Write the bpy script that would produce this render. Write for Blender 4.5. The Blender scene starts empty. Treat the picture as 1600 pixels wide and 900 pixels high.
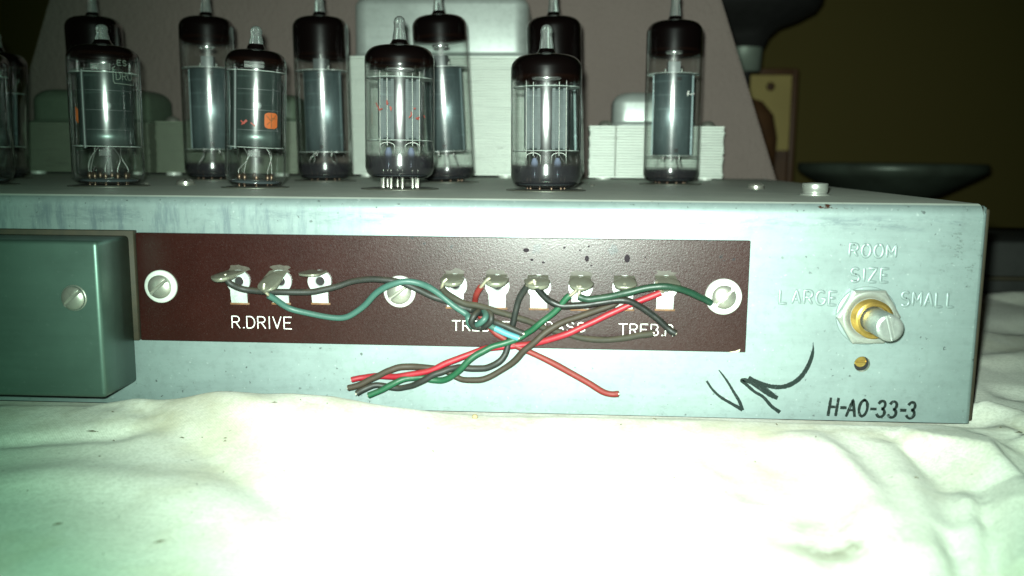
import bpy, bmesh, math, random
import numpy as np
from mathutils import Vector, Matrix, noise

random.seed(7)
SC = bpy.context.scene
COL = SC.collection
MM = 0.001
PI = math.pi

# ------------------------------------------------------------------ camera
FPX, YAW, PITCH, ROLL, CD, CH = 1388.4, -0.0573, -0.1482, 0.0079, 225.5, 11.05
def cam_axes():
    f = Vector((math.sin(YAW)*math.cos(PITCH), math.cos(YAW)*math.cos(PITCH), math.sin(PITCH)))
    r = Vector((math.cos(YAW), -math.sin(YAW), 0)); u = r.cross(f)
    r2 = math.cos(ROLL)*r + math.sin(ROLL)*u
    u2 = -math.sin(ROLL)*r + math.cos(ROLL)*u
    return r2, u2, f
CR, CU, CF = cam_axes()
CPOS = Vector((0, -CD, CH))
cam = bpy.data.cameras.new('camera'); co = bpy.data.objects.new('camera', cam); COL.objects.link(co)
m = Matrix.Identity(4)
for i in range(3):
    m[i][0] = CR[i]; m[i][1] = CU[i]; m[i][2] = -CF[i]; m[i][3] = CPOS[i]*MM
co.matrix_world = m
cam.sensor_width = 36; cam.lens = FPX/1600*36
cam.clip_start = 0.01; cam.clip_end = 30
cam.dof.use_dof = True; cam.dof.focus_distance = 0.245; cam.dof.aperture_fstop = cam.lens/1.9
SC.camera = co

# ------------------------------------------------------------------ world, flash, exposure
w = bpy.data.worlds.new('World'); SC.world = w; w.use_nodes = True
bg = w.node_tree.nodes['Background']; bg.inputs[0].default_value = (0.62, 0.60, 0.36, 1); bg.inputs[1].default_value = 0.006
def flash(name, power, color, size_deg, blend, aim, radius):
    l = bpy.data.lights.new(name, 'SPOT'); l.energy = power; l.color = color
    l.spot_size = math.radians(size_deg); l.spot_blend = blend; l.shadow_soft_size = radius*MM
    o = bpy.data.objects.new(name, l); COL.objects.link(o)
    p = Vector((-3.5, -CD+1.0, CH+6.5)); o.location = p*MM
    o.rotation_euler = (Vector(aim)-p).to_track_quat('-Z', 'Y').to_euler()
    return o
flash('phone_flash_core', 7.6, (1.0, 0.985, 0.96), 76, 1.0, (2, 100, -10), 2.2)
flash('added_green_spill', 3.1, (0.44, 1.0, 0.68), 118, 1.0, (6, 100, -8), 2.2)  # added second lamp; its green tint stands in for the lens's colour shading
vs = SC.view_settings
vs.view_transform = 'Standard'; vs.look = 'None'; vs.exposure = 0.0; vs.gamma = 1.0; vs.use_curve_mapping = False
SC.cycles.use_denoising = True
SC.cycles.max_bounces = 12; SC.cycles.transparent_max_bounces = 24; SC.cycles.transmission_bounces = 8
SC.cycles.caustics_reflective = False; SC.cycles.caustics_refractive = False
SC.cycles.sample_clamp_indirect = 4.0

# ------------------------------------------------------------------ helpers
def at(px, py, Y):
    """point (mm) where the line of sight of photo pixel px,py meets the plane at depth Y"""
    d = CF + CR*((px-800)/FPX) + CU*((450-py)/FPX)
    t = (Y-CPOS.y)/d.y
    return CPOS + d*t
def atz(px, py, Z):
    d = CF + CR*((px-800)/FPX) + CU*((450-py)/FPX)
    t = (Z-CPOS.z)/d.z
    return CPOS + d*t

class MB:
    def __init__(s, M=None):
        s.v = []; s.f = []; s.M = M or Matrix.Identity(4); s.fade = []; s.sm = []
    def add(s, vs_, fs, smooth=False, fade=None):
        b = len(s.v)
        for p in vs_: s.v.append(tuple(s.M @ Vector(p)))
        s.fade += (fade or [1.0]*len(vs_))
        for f in fs:
            s.f.append([i+b for i in f]); s.sm.append(smooth)
        return s
    def box(s, x0, y0, z0, x1, y1, z1):
        v = [(x, y, z) for x in (x0, x1) for y in (y0, y1) for z in (z0, z1)]
        return s.add(v, [(0,1,3,2), (4,6,7,5), (0,4,5,1), (2,3,7,6), (0,2,6,4), (1,5,7,3)])
    def rbox(s, x0, y0, z0, x1, y1, z1, r, seg=3):
        bm = bmesh.new(); bmesh.ops.create_cube(bm, size=1)
        for v in bm.verts:
            v.co = Vector(((x0+x1)/2+v.co.x*(x1-x0), (y0+y1)/2+v.co.y*(y1-y0), (z0+z1)/2+v.co.z*(z1-z0)))
        bmesh.ops.bevel(bm, geom=bm.edges[:]+bm.verts[:], offset=r, segments=seg, affect='EDGES', profile=0.5)
        bm.verts.index_update()
        s.add([v.co[:] for v in bm.verts], [[v.index for v in f.verts] for f in bm.faces], True); bm.free(); return s
    def lathe(s, prof, n=32, smooth=True, sx=1, sy=1, cap0=False, cap1=False, fades=None, cx=0, cy=0):
        vv = []; ff = []; fd = []
        for k, (r, z) in enumerate(prof):
            for i in range(n):
                a = 2*PI*i/n; vv.append((cx+r*sx*math.cos(a), cy+r*sy*math.sin(a), z)); fd.append(fades[k] if fades else 1.0)
        for k in range(len(prof)-1):
            for i in range(n):
                j = (i+1) % n; ff.append((k*n+i, k*n+j, (k+1)*n+j, (k+1)*n+i))
        if cap0: ff.append(tuple(range(n-1, -1, -1)))
        if cap1: ff.append(tuple((len(prof)-1)*n+i for i in range(n)))
        return s.add(vv, ff, smooth, fd)
    def tube(s, pts, r, n=8, rf=None, caps=True):
        pts = [Vector(p) for p in pts]; N = len(pts)
        T = []
        for i in range(N):
            t = pts[min(i+1, N-1)]-pts[max(i-1, 0)]
            T.append(t.normalized() if t.length > 1e-9 else Vector((1, 0, 0)))
        up = Vector((0, 0, 1)) if abs(T[0].z) < .9 else Vector((1, 0, 0))
        nrm = (up-T[0]*up.dot(T[0])).normalized(); vv = []
        for i in range(N):
            nrm = nrm-T[i]*nrm.dot(T[i]); nrm.normalize(); b = T[i].cross(nrm)
            rr = r*(rf(i/(N-1)) if rf else 1)
            for k in range(n):
                a = 2*PI*k/n; vv.append(pts[i]+(nrm*math.cos(a)+b*math.sin(a))*rr)
        ff = [(i*n+k, i*n+(k+1) % n, (i+1)*n+(k+1) % n, (i+1)*n+k) for i in range(N-1) for k in range(n)]
        b0 = len(vv)
        s.add(vv, ff, True)
        if caps: s.add(vv[:n], [tuple(range(n-1, -1, -1))]); s.add(vv[-n:], [tuple(range(n))])
        return s
    def build(s, name, mat, parent=None, recalc=True):
        me = bpy.data.meshes.new(name)
        me.from_pydata([(x*MM, y*MM, z*MM) for x, y, z in s.v], [], s.f)
        me.polygons.foreach_set('use_smooth', s.sm)
        if any(f != 1.0 for f in s.fade):
            a = me.attributes.new('fade', 'FLOAT', 'POINT'); a.data.foreach_set('value', s.fade)
        me.materials.append(mat); me.update()
        if recalc:
            bm = bmesh.new(); bm.from_mesh(me); bmesh.ops.recalc_face_normals(bm, faces=bm.faces[:]); bm.to_mesh(me); bm.free()
        o = bpy.data.objects.new(name, me); COL.objects.link(o)
        if parent: o.parent = parent
        return o

def thing(name, label, cat, loc=(0, 0, 0), rot=(0, 0, 0), group=None):
    o = bpy.data.objects.new(name, None); COL.objects.link(o); o.empty_display_size = .01
    o.location = Vector(loc)*MM; o.rotation_euler = rot
    o['label'] = label; o['category'] = cat
    if group: o['group'] = group
    return o
def tag(o, label, cat, group=None):
    o['label'] = label; o['category'] = cat
    if group: o['group'] = group
    return o
def struct(o): o['kind'] = 'structure'; return o
def T(x, y, z): return Matrix.Translation((x, y, z))
FACE = Matrix(((1, 0, 0, 0), (0, 0, -1, 0), (0, 1, 0, 0), (0, 0, 0, 1)))   # local z -> -Y (towards the viewer), local y -> Z

def cr(pts, n=10):
    P = [Vector(p) for p in pts]; P = [P[0]*2-P[1]]+P+[P[-1]*2-P[-2]]; out = []
    for i in range(1, len(P)-2):
        a, b, c, d = P[i-1:i+3]
        for k in range(n):
            t = k/n
            out.append(.5*((2*b)+(c-a)*t+(2*a-5*b+4*c-d)*t*t+(3*b-a-3*c+d)*t**3))
    out.append(P[-2]); return out

# ------------------------------------------------------------------ materials
class Mat:
    def __init__(s, name):
        s.m = bpy.data.materials.new(name); s.m.use_nodes = True; s.t = s.m.node_tree
        s.b = s.t.nodes['Principled BSDF']; s.out = s.t.nodes['Material Output']
        tc = s.t.nodes.new('ShaderNodeTexCoord'); s.obj = tc.outputs['Object']; s.tc = tc
        g = s.t.nodes.new('ShaderNodeNewGeometry'); s.pos = g.outputs['Position']; s.nor = g.outputs['Normal']
    def n(s, k, **kw):
        x = s.t.nodes.new(k)
        for a, v in kw.items(): setattr(x, a, v)
        return x
    def l(s, a, b): s.t.links.new(a, b)
    def set(s, **kw):
        for k, v in kw.items():
            i = s.b.inputs[k.replace('_', ' ')]
            if hasattr(v, 'links'): s.l(v, i)
            else: i.default_value = (*v, 1) if isinstance(v, tuple) and len(v) == 3 else v
        return s
    def mapping(s, scale=(1, 1, 1), src=None, loc=(0, 0, 0), rot=(0, 0, 0)):
        x = s.n('ShaderNodeMapping'); s.l(src or s.obj, x.inputs[0]); x.inputs['Scale'].default_value = scale
        x.inputs['Location'].default_value = loc; x.inputs['Rotation'].default_value = rot; return x.outputs[0]
    def noise(s, sc, det=3, rough=.5, vec=None, dist=0):
        x = s.n('ShaderNodeTexNoise'); s.l(vec or s.obj, x.inputs['Vector']); x.inputs['Scale'].default_value = sc
        x.inputs['Detail'].default_value = det; x.inputs['Roughness'].default_value = rough; x.inputs['Distortion'].default_value = dist
        return x.outputs['Fac']
    def ramp(s, f, stops):
        x = s.n('ShaderNodeValToRGB'); s.l(f, x.inputs[0]); e = x.color_ramp.elements
        while len(e) < len(stops): e.new(.5)
        for i, (p, c) in enumerate(stops):
            e[i].position = p; e[i].color = (c, c, c, 1) if not isinstance(c, tuple) else (*c, 1)
        return x.outputs[0]
    def mix(s, f, a, b, mode='MIX'):
        x = s.n('ShaderNodeMix', data_type='RGBA', blend_type=mode)
        for v, i in ((f, x.inputs[0]), (a, x.inputs[6]), (b, x.inputs[7])):
            if hasattr(v, 'links'): s.l(v, i)
            else: i.default_value = (*v, 1) if isinstance(v, tuple) else v
        return x.outputs[2]
    def math(s, op, a, b=0.0, c=0.0, clamp=False):
        x = s.n('ShaderNodeMath', operation=op, use_clamp=clamp)
        for v, i in zip((a, b, c), x.inputs):
            if hasattr(v, 'links'): s.l(v, i)
            else: i.default_value = v
        return x.outputs[0]
    def sep(s, v):
        x = s.n('ShaderNodeSeparateXYZ'); s.l(v, x.inputs[0]); return x.outputs
    def band(s, v, c, hw, soft):
        """1 inside |v-c|<hw fading over soft"""
        d = s.math('ABSOLUTE', s.math('SUBTRACT', v, c))
        x = s.n('ShaderNodeMapRange'); s.l(d, x.inputs[0]); x.inputs[1].default_value = hw; x.inputs[2].default_value = hw+soft
        x.inputs[3].default_value = 1; x.inputs[4].default_value = 0; return x.outputs[0]
    def bump(s, h, strength, dist, nrm=None):
        x = s.n('ShaderNodeBump'); s.l(h, x.inputs['Height']); x.inputs['Strength'].default_value = strength
        x.inputs['Distance'].default_value = dist*MM
        if nrm: s.l(nrm, x.inputs['Normal'])
        s.l(x.outputs[0], s.b.inputs['Normal']); return x.outputs[0]

def zinc(name, base=(.46, .53, .52), metal=.55, rough=.42, chassis=False, streak=(1, 1, 1), dirt=.5, bumpk=.25):
    q = Mat(name)
    grain = q.noise(1400, 3, .6, q.mapping(streak))
    cloud = q.noise(38, 6, .62)
    fine = q.noise(420, 4, .7)
    c = q.mix(q.ramp(cloud, [(.32, 0.0), (.7, 1.0)]), tuple(x*.90 for x in base), tuple(min(1, x*1.06) for x in base))
    c = q.mix(q.math('MULTIPLY', q.ramp(q.noise(160, 5, .7, q.mapping((.12, 1, 1.6))), [(.45, 0.0), (.65, 1.0)]), .30), c, tuple(x*.68 for x in base))
    c = q.mix(q.math('MULTIPLY', q.ramp(q.noise(24, 5, .65, q.mapping((1, 1, 1.5), None, (.2, 0, .1))), [(.52, 0.0), (.60, 1.0)]), .25), c, tuple(x*1.25 for x in base))
    c = q.mix(q.math('MULTIPLY', q.ramp(fine, [(.35, 1.0), (.5, 0.0)]), .35*dirt), c, tuple(x*.45 for x in base))
    c = q.mix(q.math('MULTIPLY', q.ramp(q.noise(900, 2, .5), [(.66, 0.0), (.74, 1.0)]), .28*dirt), c, (.7, .75, .72))
    if chassis:
        x, y, z = q.sep(q.pos)
        worn = q.ramp(q.noise(90, 6, .75, q.mapping((.35, 1, 1.4))), [(.50, 0.0), (.60, 1.0)])
        b = q.math('MULTIPLY', worn, q.band(z, -.0050, .0007, .0016))
        c = q.mix(q.math('MULTIPLY', b, .55), c, (.06, .085, .10))
        worn2 = q.ramp(q.noise(200, 5, .75, q.mapping((1.4, 1, .22))), [(.47, 0.0), (.62, 1.0)])
        b2 = q.math('MULTIPLY', worn2, q.math('MULTIPLY', q.band(z, -.0062, .0030, .0024), q.band(x, -.125, .055, .03)))
        c = q.mix(q.math('MULTIPLY', b2, .6), c, (.08, .11, .13))
        # dark scuffs near the right corner and by the lower edge
        sc = q.ramp(q.noise(520, 5, .75, q.mapping((.6, 1, 1.3))), [(.56, 0.0), (.62, 1.0)])
        b3 = q.math('MULTIPLY', sc, q.math('MULTIPLY', q.band(z, -.013, .004, .006), q.band(x, .099, .002, .005)))
        b4 = q.math('MULTIPLY', sc, q.band(z, -.0525, .002, .010))
        c = q.mix(q.math('MULTIPLY', q.math('MAXIMUM', b3, q.math('MULTIPLY', b4, .35)), .65), c, (.07, .09, .08))
        # rust chips on the front bend
        ru = q.ramp(q.noise(420, 4, .6, q.mapping((.6, 1, 1))), [(.55, 0.0), (.59, 1.0)])
        b5 = q.math('MULTIPLY', ru, q.math('MULTIPLY', q.math('MULTIPLY', q.band(z, -.0009, .0004, .0003), q.band(x, .0655, .0065, .003)), q.band(y, .0014, .0012, .0003)))
        c = q.mix(b5, c, (.045, .018, .01))
        # hairline scratches
        wv = q.ramp(q.noise(60, 2, .5, q.mapping((.12, 1, 34))), [(.72, 0.0), (.735, 1.0)])
        b6 = q.math('MULTIPLY', wv, q.math('MULTIPLY', q.band(z, -.046, .004, .001), q.band(x, .009, .005, .003)))
        c = q.mix(b6, c, (.85, .9, .88))
        pit = q.ramp(q.noise(700, 2, .5), [(.68, 0.0), (.72, 1.0)])
        c = q.mix(q.math('MULTIPLY', q.math('MULTIPLY', pit, q.ramp(q.noise(45, 3, .6), [(.42, 0.0), (.56, 1.0)])), .85), c, (.05, .06, .06))
        # the flat top carries years of dust
        nz = q.sep(q.nor)[2]
        dust = q.math('MULTIPLY', q.ramp(nz, [(.85, 0.0), (.99, 1.0)]), q.math('ADD', .45, q.math('MULTIPLY', cloud, .5)))
        c = q.mix(dust, c, (.70, .74, .64))
        rr = q.math('ADD', q.math('ADD', rough-.06, q.math('MULTIPLY', cloud, .14)), q.math('MULTIPLY', dust, .12))
        mt = q.math('MULTIPLY', metal, q.math('SUBTRACT', 1, dust))
        q.set(Metallic=mt)
    else:
        rr = q.math('ADD', rough-.07, q.math('MULTIPLY', cloud, .16)); q.set(Metallic=metal)
    q.set(Base_Color=c, Roughness=rr)
    q.bump(q.math('ADD', grain, q.math('MULTIPLY', fine, .8)), bumpk, .03)
    return q.m

M = {}
M['chassis'] = zinc('zinc_chassis', base=(.196, .250, .244), chassis=True, streak=(.3, 1, 1), metal=.38, rough=.47)
M['cover'] = zinc('zinc_cover', base=(.072, .120, .099), metal=.62, rough=.42, streak=(.12, 1, 1), dirt=.10)
M['bell'] = zinc('bell_metal', base=(.46, .51, .48), metal=.55, rough=.40, dirt=.5)
M['screw'] = zinc('screw_nickel', base=(0.360, 0.360, 0.310), metal=.75, rough=.33, dirt=.8, bumpk=.5)
M['nut'] = zinc('nut_zinc', base=(0.396, 0.418, 0.374), metal=.7, rough=.32, dirt=.6, bumpk=.4)
M['shaft'] = zinc('shaft_metal', base=(0.302, 0.324, 0.302), metal=.7, rough=.38, dirt=1.0, bumpk=.8)
M['washer'] = zinc('washer_tin', base=(.52, .55, .50), metal=.15, rough=.45, dirt=.5)
M['tab'] = zinc('terminal_tin', base=(.46, .50, .48), metal=.35, rough=.32, dirt=.9)

def simple(name, col, metal=0, rough=.5, nz=0, nsc=300, col2=None, bump=0, bdist=.05, spec=.5):
    q = Mat(name); q.set(Metallic=metal, Roughness=rough, Specular_IOR_Level=spec)
    if nz: q.set(Base_Color=q.mix(q.ramp(q.noise(nsc, 4, .65), [(.5-nz/2, 0.0), (.5+nz/2, 1.0)]), col, col2 or tuple(c*.5 for c in col)))
    else: q.set(Base_Color=col)
    if bump: q.bump(q.noise(nsc*2, 4, .6), bump, bdist)
    return q.m
M['brass'] = simple('brass', (.60, .40, .10), .85, .30, .5, 500, (.38, .25, .07), .3)
M['solder'] = simple('solder', (.22, .225, .18), .6, .34, .4, 400, (.20, .20, .15), .35, .08)
M['flux'] = simple('flux', (.16, .07, .02), 0, .25)
M['stain'] = simple('flux_residue', (.020, .014, .008), 0, .6, .4, 900, (.045, .038, .026), .6)
M['bare'] = simple('tinned_wire', (.55, .55, .45), .7, .35, .4, 600, (.35, .3, .2))
M['white_print'] = simple('white_print', (.85, .85, .80), 0, .6, .5, 900, (.6, .6, .55))
M['black'] = simple('black_void', (.004, .004, .004), 0, .8)
M['rust'] = simple('rust_edge', (.19, .09, .035), 0, .7, .5, 900, (.08, .04, .02))
M['mica'] = simple('mica', (.26, .29, .27), 0, .3)
M['pin'] = simple('pin_metal', (.62, .62, .55), .9, .25)
M['pin_dull'] = simple('pin_tarnished', (.10, .065, .045), .8, .35)
M['wirelet'] = simple('support_metal', (.22, .225, .21), .8, .4)
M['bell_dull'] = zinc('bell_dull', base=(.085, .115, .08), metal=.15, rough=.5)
M['socket'] = simple('socket_dark', (.03, .028, .024), 0, .5)
M['flange'] = simple('socket_flange', (.12, .125, .10), .6, .45, .4, 400)
M['cath'] = simple('cathode_grey', (.07, .08, .08), .3, .5)
M['cup'] = simple('getter_cup', (.7, .72, .7), .9, .25)
M['press'] = simple('stem_glass', (.05, .06, .065), 0, .1)
M['orange'] = simple('orange_print', (.36, .08, .010), 0, .7, .7, 700, (.22, .045, .008))
M['redprint'] = simple('red_print', (.20, .03, .02), 0, .6)
M['faint'] = simple('faint_print', (.085, .105, .085), 0, .6)
M['rim'] = simple('flange_edge', (.015, .014, .007), .1, .7, .6, 300, (.035, .025, .012))

def anode(name, base, ribs=0, fine=0, metal=.75, rough=.33):
    q = Mat(name); c0 = q.noise(250, 4, .7, q.mapping((1, 1, .15)))
    c = q.mix(q.ramp(c0, [(.3, 0.0), (.7, 1.0)]), tuple(x*.62 for x in base), tuple(x*1.3 for x in base))
    c = q.mix(q.math('MULTIPLY', q.ramp(q.noise(150, 3, .6, q.mapping((.1, .1, 3))), [(.58, 0.0), (.62, 1.0)]), .35), c, tuple(min(1, x*2.6) for x in base))
    q.set(Base_Color=c, Metallic=metal, Roughness=q.math('ADD', rough-.08, q.math('MULTIPLY', q.noise(600, 4, .7), .18)))
    h = q.math('MULTIPLY', q.noise(1800, 2, .6), .6)
    if fine:
        z = q.sep(q.obj)[2]; h = q.math('ADD', h, q.math('MULTIPLY', q.math('SINE', q.math('MULTIPLY', z, fine)), .8))
    q.bump(h, .35, .05); return q.m
M['anode_blue'] = anode('anode_grey', (.105, .14, .145), metal=.50, rough=.42)
M['anode_dark'] = anode('anode_dark', (.085, .115, .108), metal=.65, rough=.36)
M['anode_rib'] = anode('anode_ribbed', (.05, .062, .064), fine=9000, metal=.15, rough=.6)

M['shield'] = anode('shield_bright', (.75, .80, .80), metal=1.0, rough=.30)
def glass_mat(name, edge, tint, g1=.05, g2=.27, g2w=.5, boost=1.0):
    q = Mat(name); q.t.nodes.remove(q.b)
    tr = q.n('ShaderNodeBsdfTransparent'); lw = q.n('ShaderNodeLayerWeight'); lw.inputs[0].default_value = .5
    q.l(q.mix(q.ramp(lw.outputs['Facing'], [(.58, 0.0), (.80, .30), (.97, 1.0)]), tint, edge), tr.inputs[0])
    ga = q.n('ShaderNodeBsdfGlossy'); ga.inputs['Roughness'].default_value = g1
    gb = q.n('ShaderNodeBsdfGlossy'); gb.inputs['Roughness'].default_value = g2
    mg = q.n('ShaderNodeMixShader'); mg.inputs[0].default_value = g2w; q.l(ga.outputs[0], mg.inputs[1]); q.l(gb.outputs[0], mg.inputs[2])
    fr = q.math('ADD', .075, q.math('MULTIPLY', q.math('POWER', lw.outputs['Facing'], 4.0), .75))
    bp = q.n('ShaderNodeBump'); q.l(q.noise(160, 2, .5), bp.inputs['Height']); bp.inputs['Strength'].default_value = .25; bp.inputs['Distance'].default_value = .0002
    for nn in (ga, gb): q.l(bp.outputs[0], nn.inputs['Normal'])
    mx = q.n('ShaderNodeMixShader'); q.l(q.math('MULTIPLY', fr, 1.7*boost, clamp=True), mx.inputs[0])
    q.l(tr.outputs[0], mx.inputs[1]); q.l(mg.outputs[0], mx.inputs[2]); q.l(mx.outputs[0], q.out.inputs[0])
    return q.m
M['glass'] = glass_mat('tube_glass', (.10, .12, .10), (.965, .98, .97), .05, .21, .40, .85)
M['tip'] = (lambda q: q.set(Base_Color=(.75, .82, .79), Roughness=.06, Transmission_Weight=.90, IOR=1.48).m)(Mat('tip_glass'))

def getter_mat(name, ca, cb, sp):
    q = Mat(name); a = q.n('ShaderNodeAttribute', attribute_name='fade')
    nz = q.math('MULTIPLY', q.math('SUBTRACT', q.noise(120, 5, .6), .5), .5)
    f = q.math('ADD', a.outputs['Fac'], q.math('MULTIPLY', nz, q.math('SUBTRACT', 1.0, a.outputs['Fac'])))
    al = q.ramp(f, [(.0, 0.0), (.35, .28), (.75, .95), (.9, 1.0)])
    col = q.mix(q.ramp(f, [(.2, 0.0), (.9, 1.0)]), ca, cb)
    q.set(Base_Color=col, Roughness=.16, Metallic=.0, Alpha=al)
    q.l(q.math('MULTIPLY', q.ramp(f, [(.3, 0.0), (1., 1.0)]), sp), q.b.inputs['Specular IOR Level'])
    return q.m
M['getter'] = getter_mat('getter_flash', (.014, .005, .003), (.002, .001, .001), .18)
M['film_edge'] = (lambda q: q.set(Base_Color=(.5, .5, .5), Metallic=1.0, Roughness=.2, Alpha=.35).m)(Mat('film_edge'))
M['base_film'] = getter_mat('base_film', (.030, .026, .026), (.010, .010, .015), .9)

def board_mat():
    q = Mat('brown_phenolic')
    base = q.mix(q.ramp(q.noise(60, 4, .6), [(.3, 0.0), (.7, 1.0)]), (.0135, .0024, .0015), (.0185, .0036, .0024))
    sp = q.n('ShaderNodeTexVoronoi'); q.l(q.obj, sp.inputs['Vector']); sp.inputs['Scale'].default_value = 5200
    spk = q.ramp(sp.outputs['Color'], [(.82, 0.0), (.95, 1.0)])
    base = q.mix(q.math('MULTIPLY', spk, .35), base, (.045, .03, .03))
    blot = q.ramp(q.noise(220, 3, .5), [(.69, 0.0), (.72, 1.0)])
    x, y, z = q.sep(q.pos)
    base = q.mix(q.math('MULTIPLY', blot, q.band(z, -.013, .004, .003)), base, (.006, .004, .006))
    q.set(Base_Color=base, Roughness=q.math('ADD', .22, q.math('MULTIPLY', q.noise(1700, 3, .7), .18)), Specular_IOR_Level=.40)
    q.bump(q.noise(1900, 3, .8), .75, .05); return q.m
M['board'] = board_mat()

def insul(name, col, rough=.42, dust=.5, dcol=(.065, .05, .028)):
    q = Mat(name); nz = q.sep(q.nor)[2]
    f = q.math('MULTIPLY', q.math('MULTIPLY', q.ramp(nz, [(.2, 0.0), (.95, 1.0)]), q.ramp(q.noise(260, 5, .7), [(.36, .2), (.62, 1.0)])), dust, clamp=True)
    f2 = q.math('MULTIPLY', q.ramp(q.noise(900, 3, .6), [(.58, 0.0), (.68, 1.0)]), .35*dust)
    c = q.mix(q.math('MAXIMUM', f, f2), q.mix(q.noise(80, 3), col, tuple(x*.7 for x in col)), dcol)
    q.set(Base_Color=c, Roughness=q.math('ADD', rough+.06, q.math('ADD', q.math('MULTIPLY', f, .3), q.math('MULTIPLY', q.noise(300, 3, .6), .15))), Specular_IOR_Level=.4); q.bump(q.math('ADD', q.noise(1200, 3, .6), q.noise(350, 3, .6)), .45, .08); return q.m
M['w_black'] = insul('insulation_black', (0.0053, 0.0075, 0.0067), .30, .35)
M['w_char'] = insul('insulation_charcoal', (0.0128, 0.0158, 0.0135), .42, .5)
M['w_brown'] = insul('insulation_brown', (0.0300, 0.0218, 0.0135), .5, .5)
M['w_olive'] = insul('insulation_olive', (0.0255, 0.0240, 0.0150), .6, .7)
M['w_teal'] = insul('insulation_teal', (0.036, 0.098, 0.080), .35, .25)
M['w_sky'] = insul('insulation_clean_teal', (.07, .24, .28), .35, .1)
M['w_green'] = insul('insulation_green', (0.0075, 0.0713, 0.0315), .35, .35)
M['w_dgreen'] = insul('insulation_dark_green', (0.0053, 0.0338, 0.0180), .33, .3)
M['w_red'] = insul('insulation_red', (0.2550, 0.0075, 0.0180), .35, .30, (.17, .07, .035))
M['w_dred'] = insul('insulation_dull_red', (0.1650, 0.0150, 0.0120), .45, .45, (.12, .06, .035))

def lam_mat(name, base):
    q = Mat(name)
    st = q.ramp(q.noise(500, 5, .75, q.mapping((.08, 1, 3.2))), [(.30, 0.0), (.52, 1.0)])
    c = q.mix(st, tuple(x*.72 for x in base), base)
    gouge = q.ramp(q.noise(300, 4, .7, q.mapping((.15, 1, 3))), [(.64, 0.0), (.67, 1.0)])
    c = q.mix(q.math('MULTIPLY', gouge, .75), c, (.06, .065, .05))
    q.set(Base_Color=c, Metallic=.2, Roughness=.5); q.bump(st, .25, .05); return q.m
M['core'] = simple('gap_shade', (.016, .018, .013), .1, .6, .5, 300)  # near-black tone painted as the shade in the lamination gaps
M['lam'] = lam_mat('lamination_steel', (.50, .55, .49))
M['lam_shaded'] = lam_mat('lamination_steel_shaded', (.17, .20, .145))  # darker copy of the steel; flash falloff at the left is in its colour

def cloth_mat():
    q = Mat('cotton_cloth')
    x, y, z = q.sep(q.pos)
    wx = q.math('SINE', q.math('MULTIPLY', x, 9500)); wy = q.math('SINE', q.math('MULTIPLY', y, 9000))
    weave = q.math('MULTIPLY', wx, wy)
    cloud = q.noise(14, 5, .6, q.pos); stain = q.noise(26, 4, .55, q.mapping((1, .8, 1), q.pos, (.03, .1, 0)))
    c = q.mix(q.ramp(cloud, [(.3, 0.0), (.7, 1.0)]), (.74, .72, .62), (.82, .81, .74))
    c = q.mix(q.math('MULTIPLY', q.ramp(stain, [(.55, 0.0), (.68, 1.0)]), .42), c, (.42, .37, .19))
    # greasy patch in the right foreground and the grubby edge beside the chassis
    p = atz(1300, 842, -57)
    g1 = q.math('MULTIPLY', q.band(x, p.x*MM, .003, .016), q.band(y, p.y*MM, .003, .012))
    g1 = q.math('MULTIPLY', g1, q.ramp(q.noise(70, 5, .65, q.pos), [(.40, 0.0), (.58, 1.0)]))
    c = q.mix(q.math('MULTIPLY', g1, .9), c, (.13, .12, .07))
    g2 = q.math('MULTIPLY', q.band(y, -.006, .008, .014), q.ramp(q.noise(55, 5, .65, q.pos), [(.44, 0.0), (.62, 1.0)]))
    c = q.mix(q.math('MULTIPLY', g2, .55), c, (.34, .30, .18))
    sp = q.ramp(q.noise(500, 2, .5, q.pos), [(.75, 0.0), (.765, 1.0)])
    c = q.mix(q.math('MULTIPLY', sp, .5), c, (.10, .09, .05))
    c = q.mix(q.math('MULTIPLY', q.ramp(weave, [(.0, 1.0), (.5, 0.0)]), .10), c, (.35, .35, .28))
    c = q.mix(q.math('MULTIPLY', q.ramp(q.noise(1100, 3, .7, q.pos), [(.42, 1.0), (.56, 0.0)]), .30), c, (.38, .38, .30))
    q.set(Base_Color=c, Roughness=.9, Specular_IOR_Level=.15, Sheen_Weight=.1)
    h = q.math('ADD', q.math('MULTIPLY', weave, .18), q.math('ADD', q.math('MULTIPLY', q.noise(900, 4, .8, q.pos), 1.6), q.math('MULTIPLY', q.noise(110, 3, .6, q.pos), 2.2)))
    q.bump(h, .5, .18); return q.m
M['cloth'] = cloth_mat()

# ------------------------------------------------------------------ setting: wall, floor, cloth
Wm = Mat('olive_wall'); Wm.set(Base_Color=Wm.mix(Wm.noise(3, 4), (.20, .158, .038), (.17, .135, .035)), Roughness=.85)
Wm.bump(Wm.noise(220, 4, .6), .3, 1.0)
b = MB(); b.add([(-2500, 1250, -800), (2500, 1250, -800), (2500, 1250, 1700), (-2500, 1250, 1700)], [(0, 1, 2, 3)])
struct(b.build('wall', Wm.m))
Fm = Mat('dark_floor'); Fm.set(Base_Color=Fm.mix(Fm.noise(6, 4), (.07, .05, .03), (.04, .03, .02)), Roughness=.6)
b = MB(); b.add([(-2500, -1200, -800), (2500, -1200, -800), (2500, 1250, -800), (-2500, 1250, -800)], [(0, 1, 2, 3)])
struct(b.build('floor', Fm.m))

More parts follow.
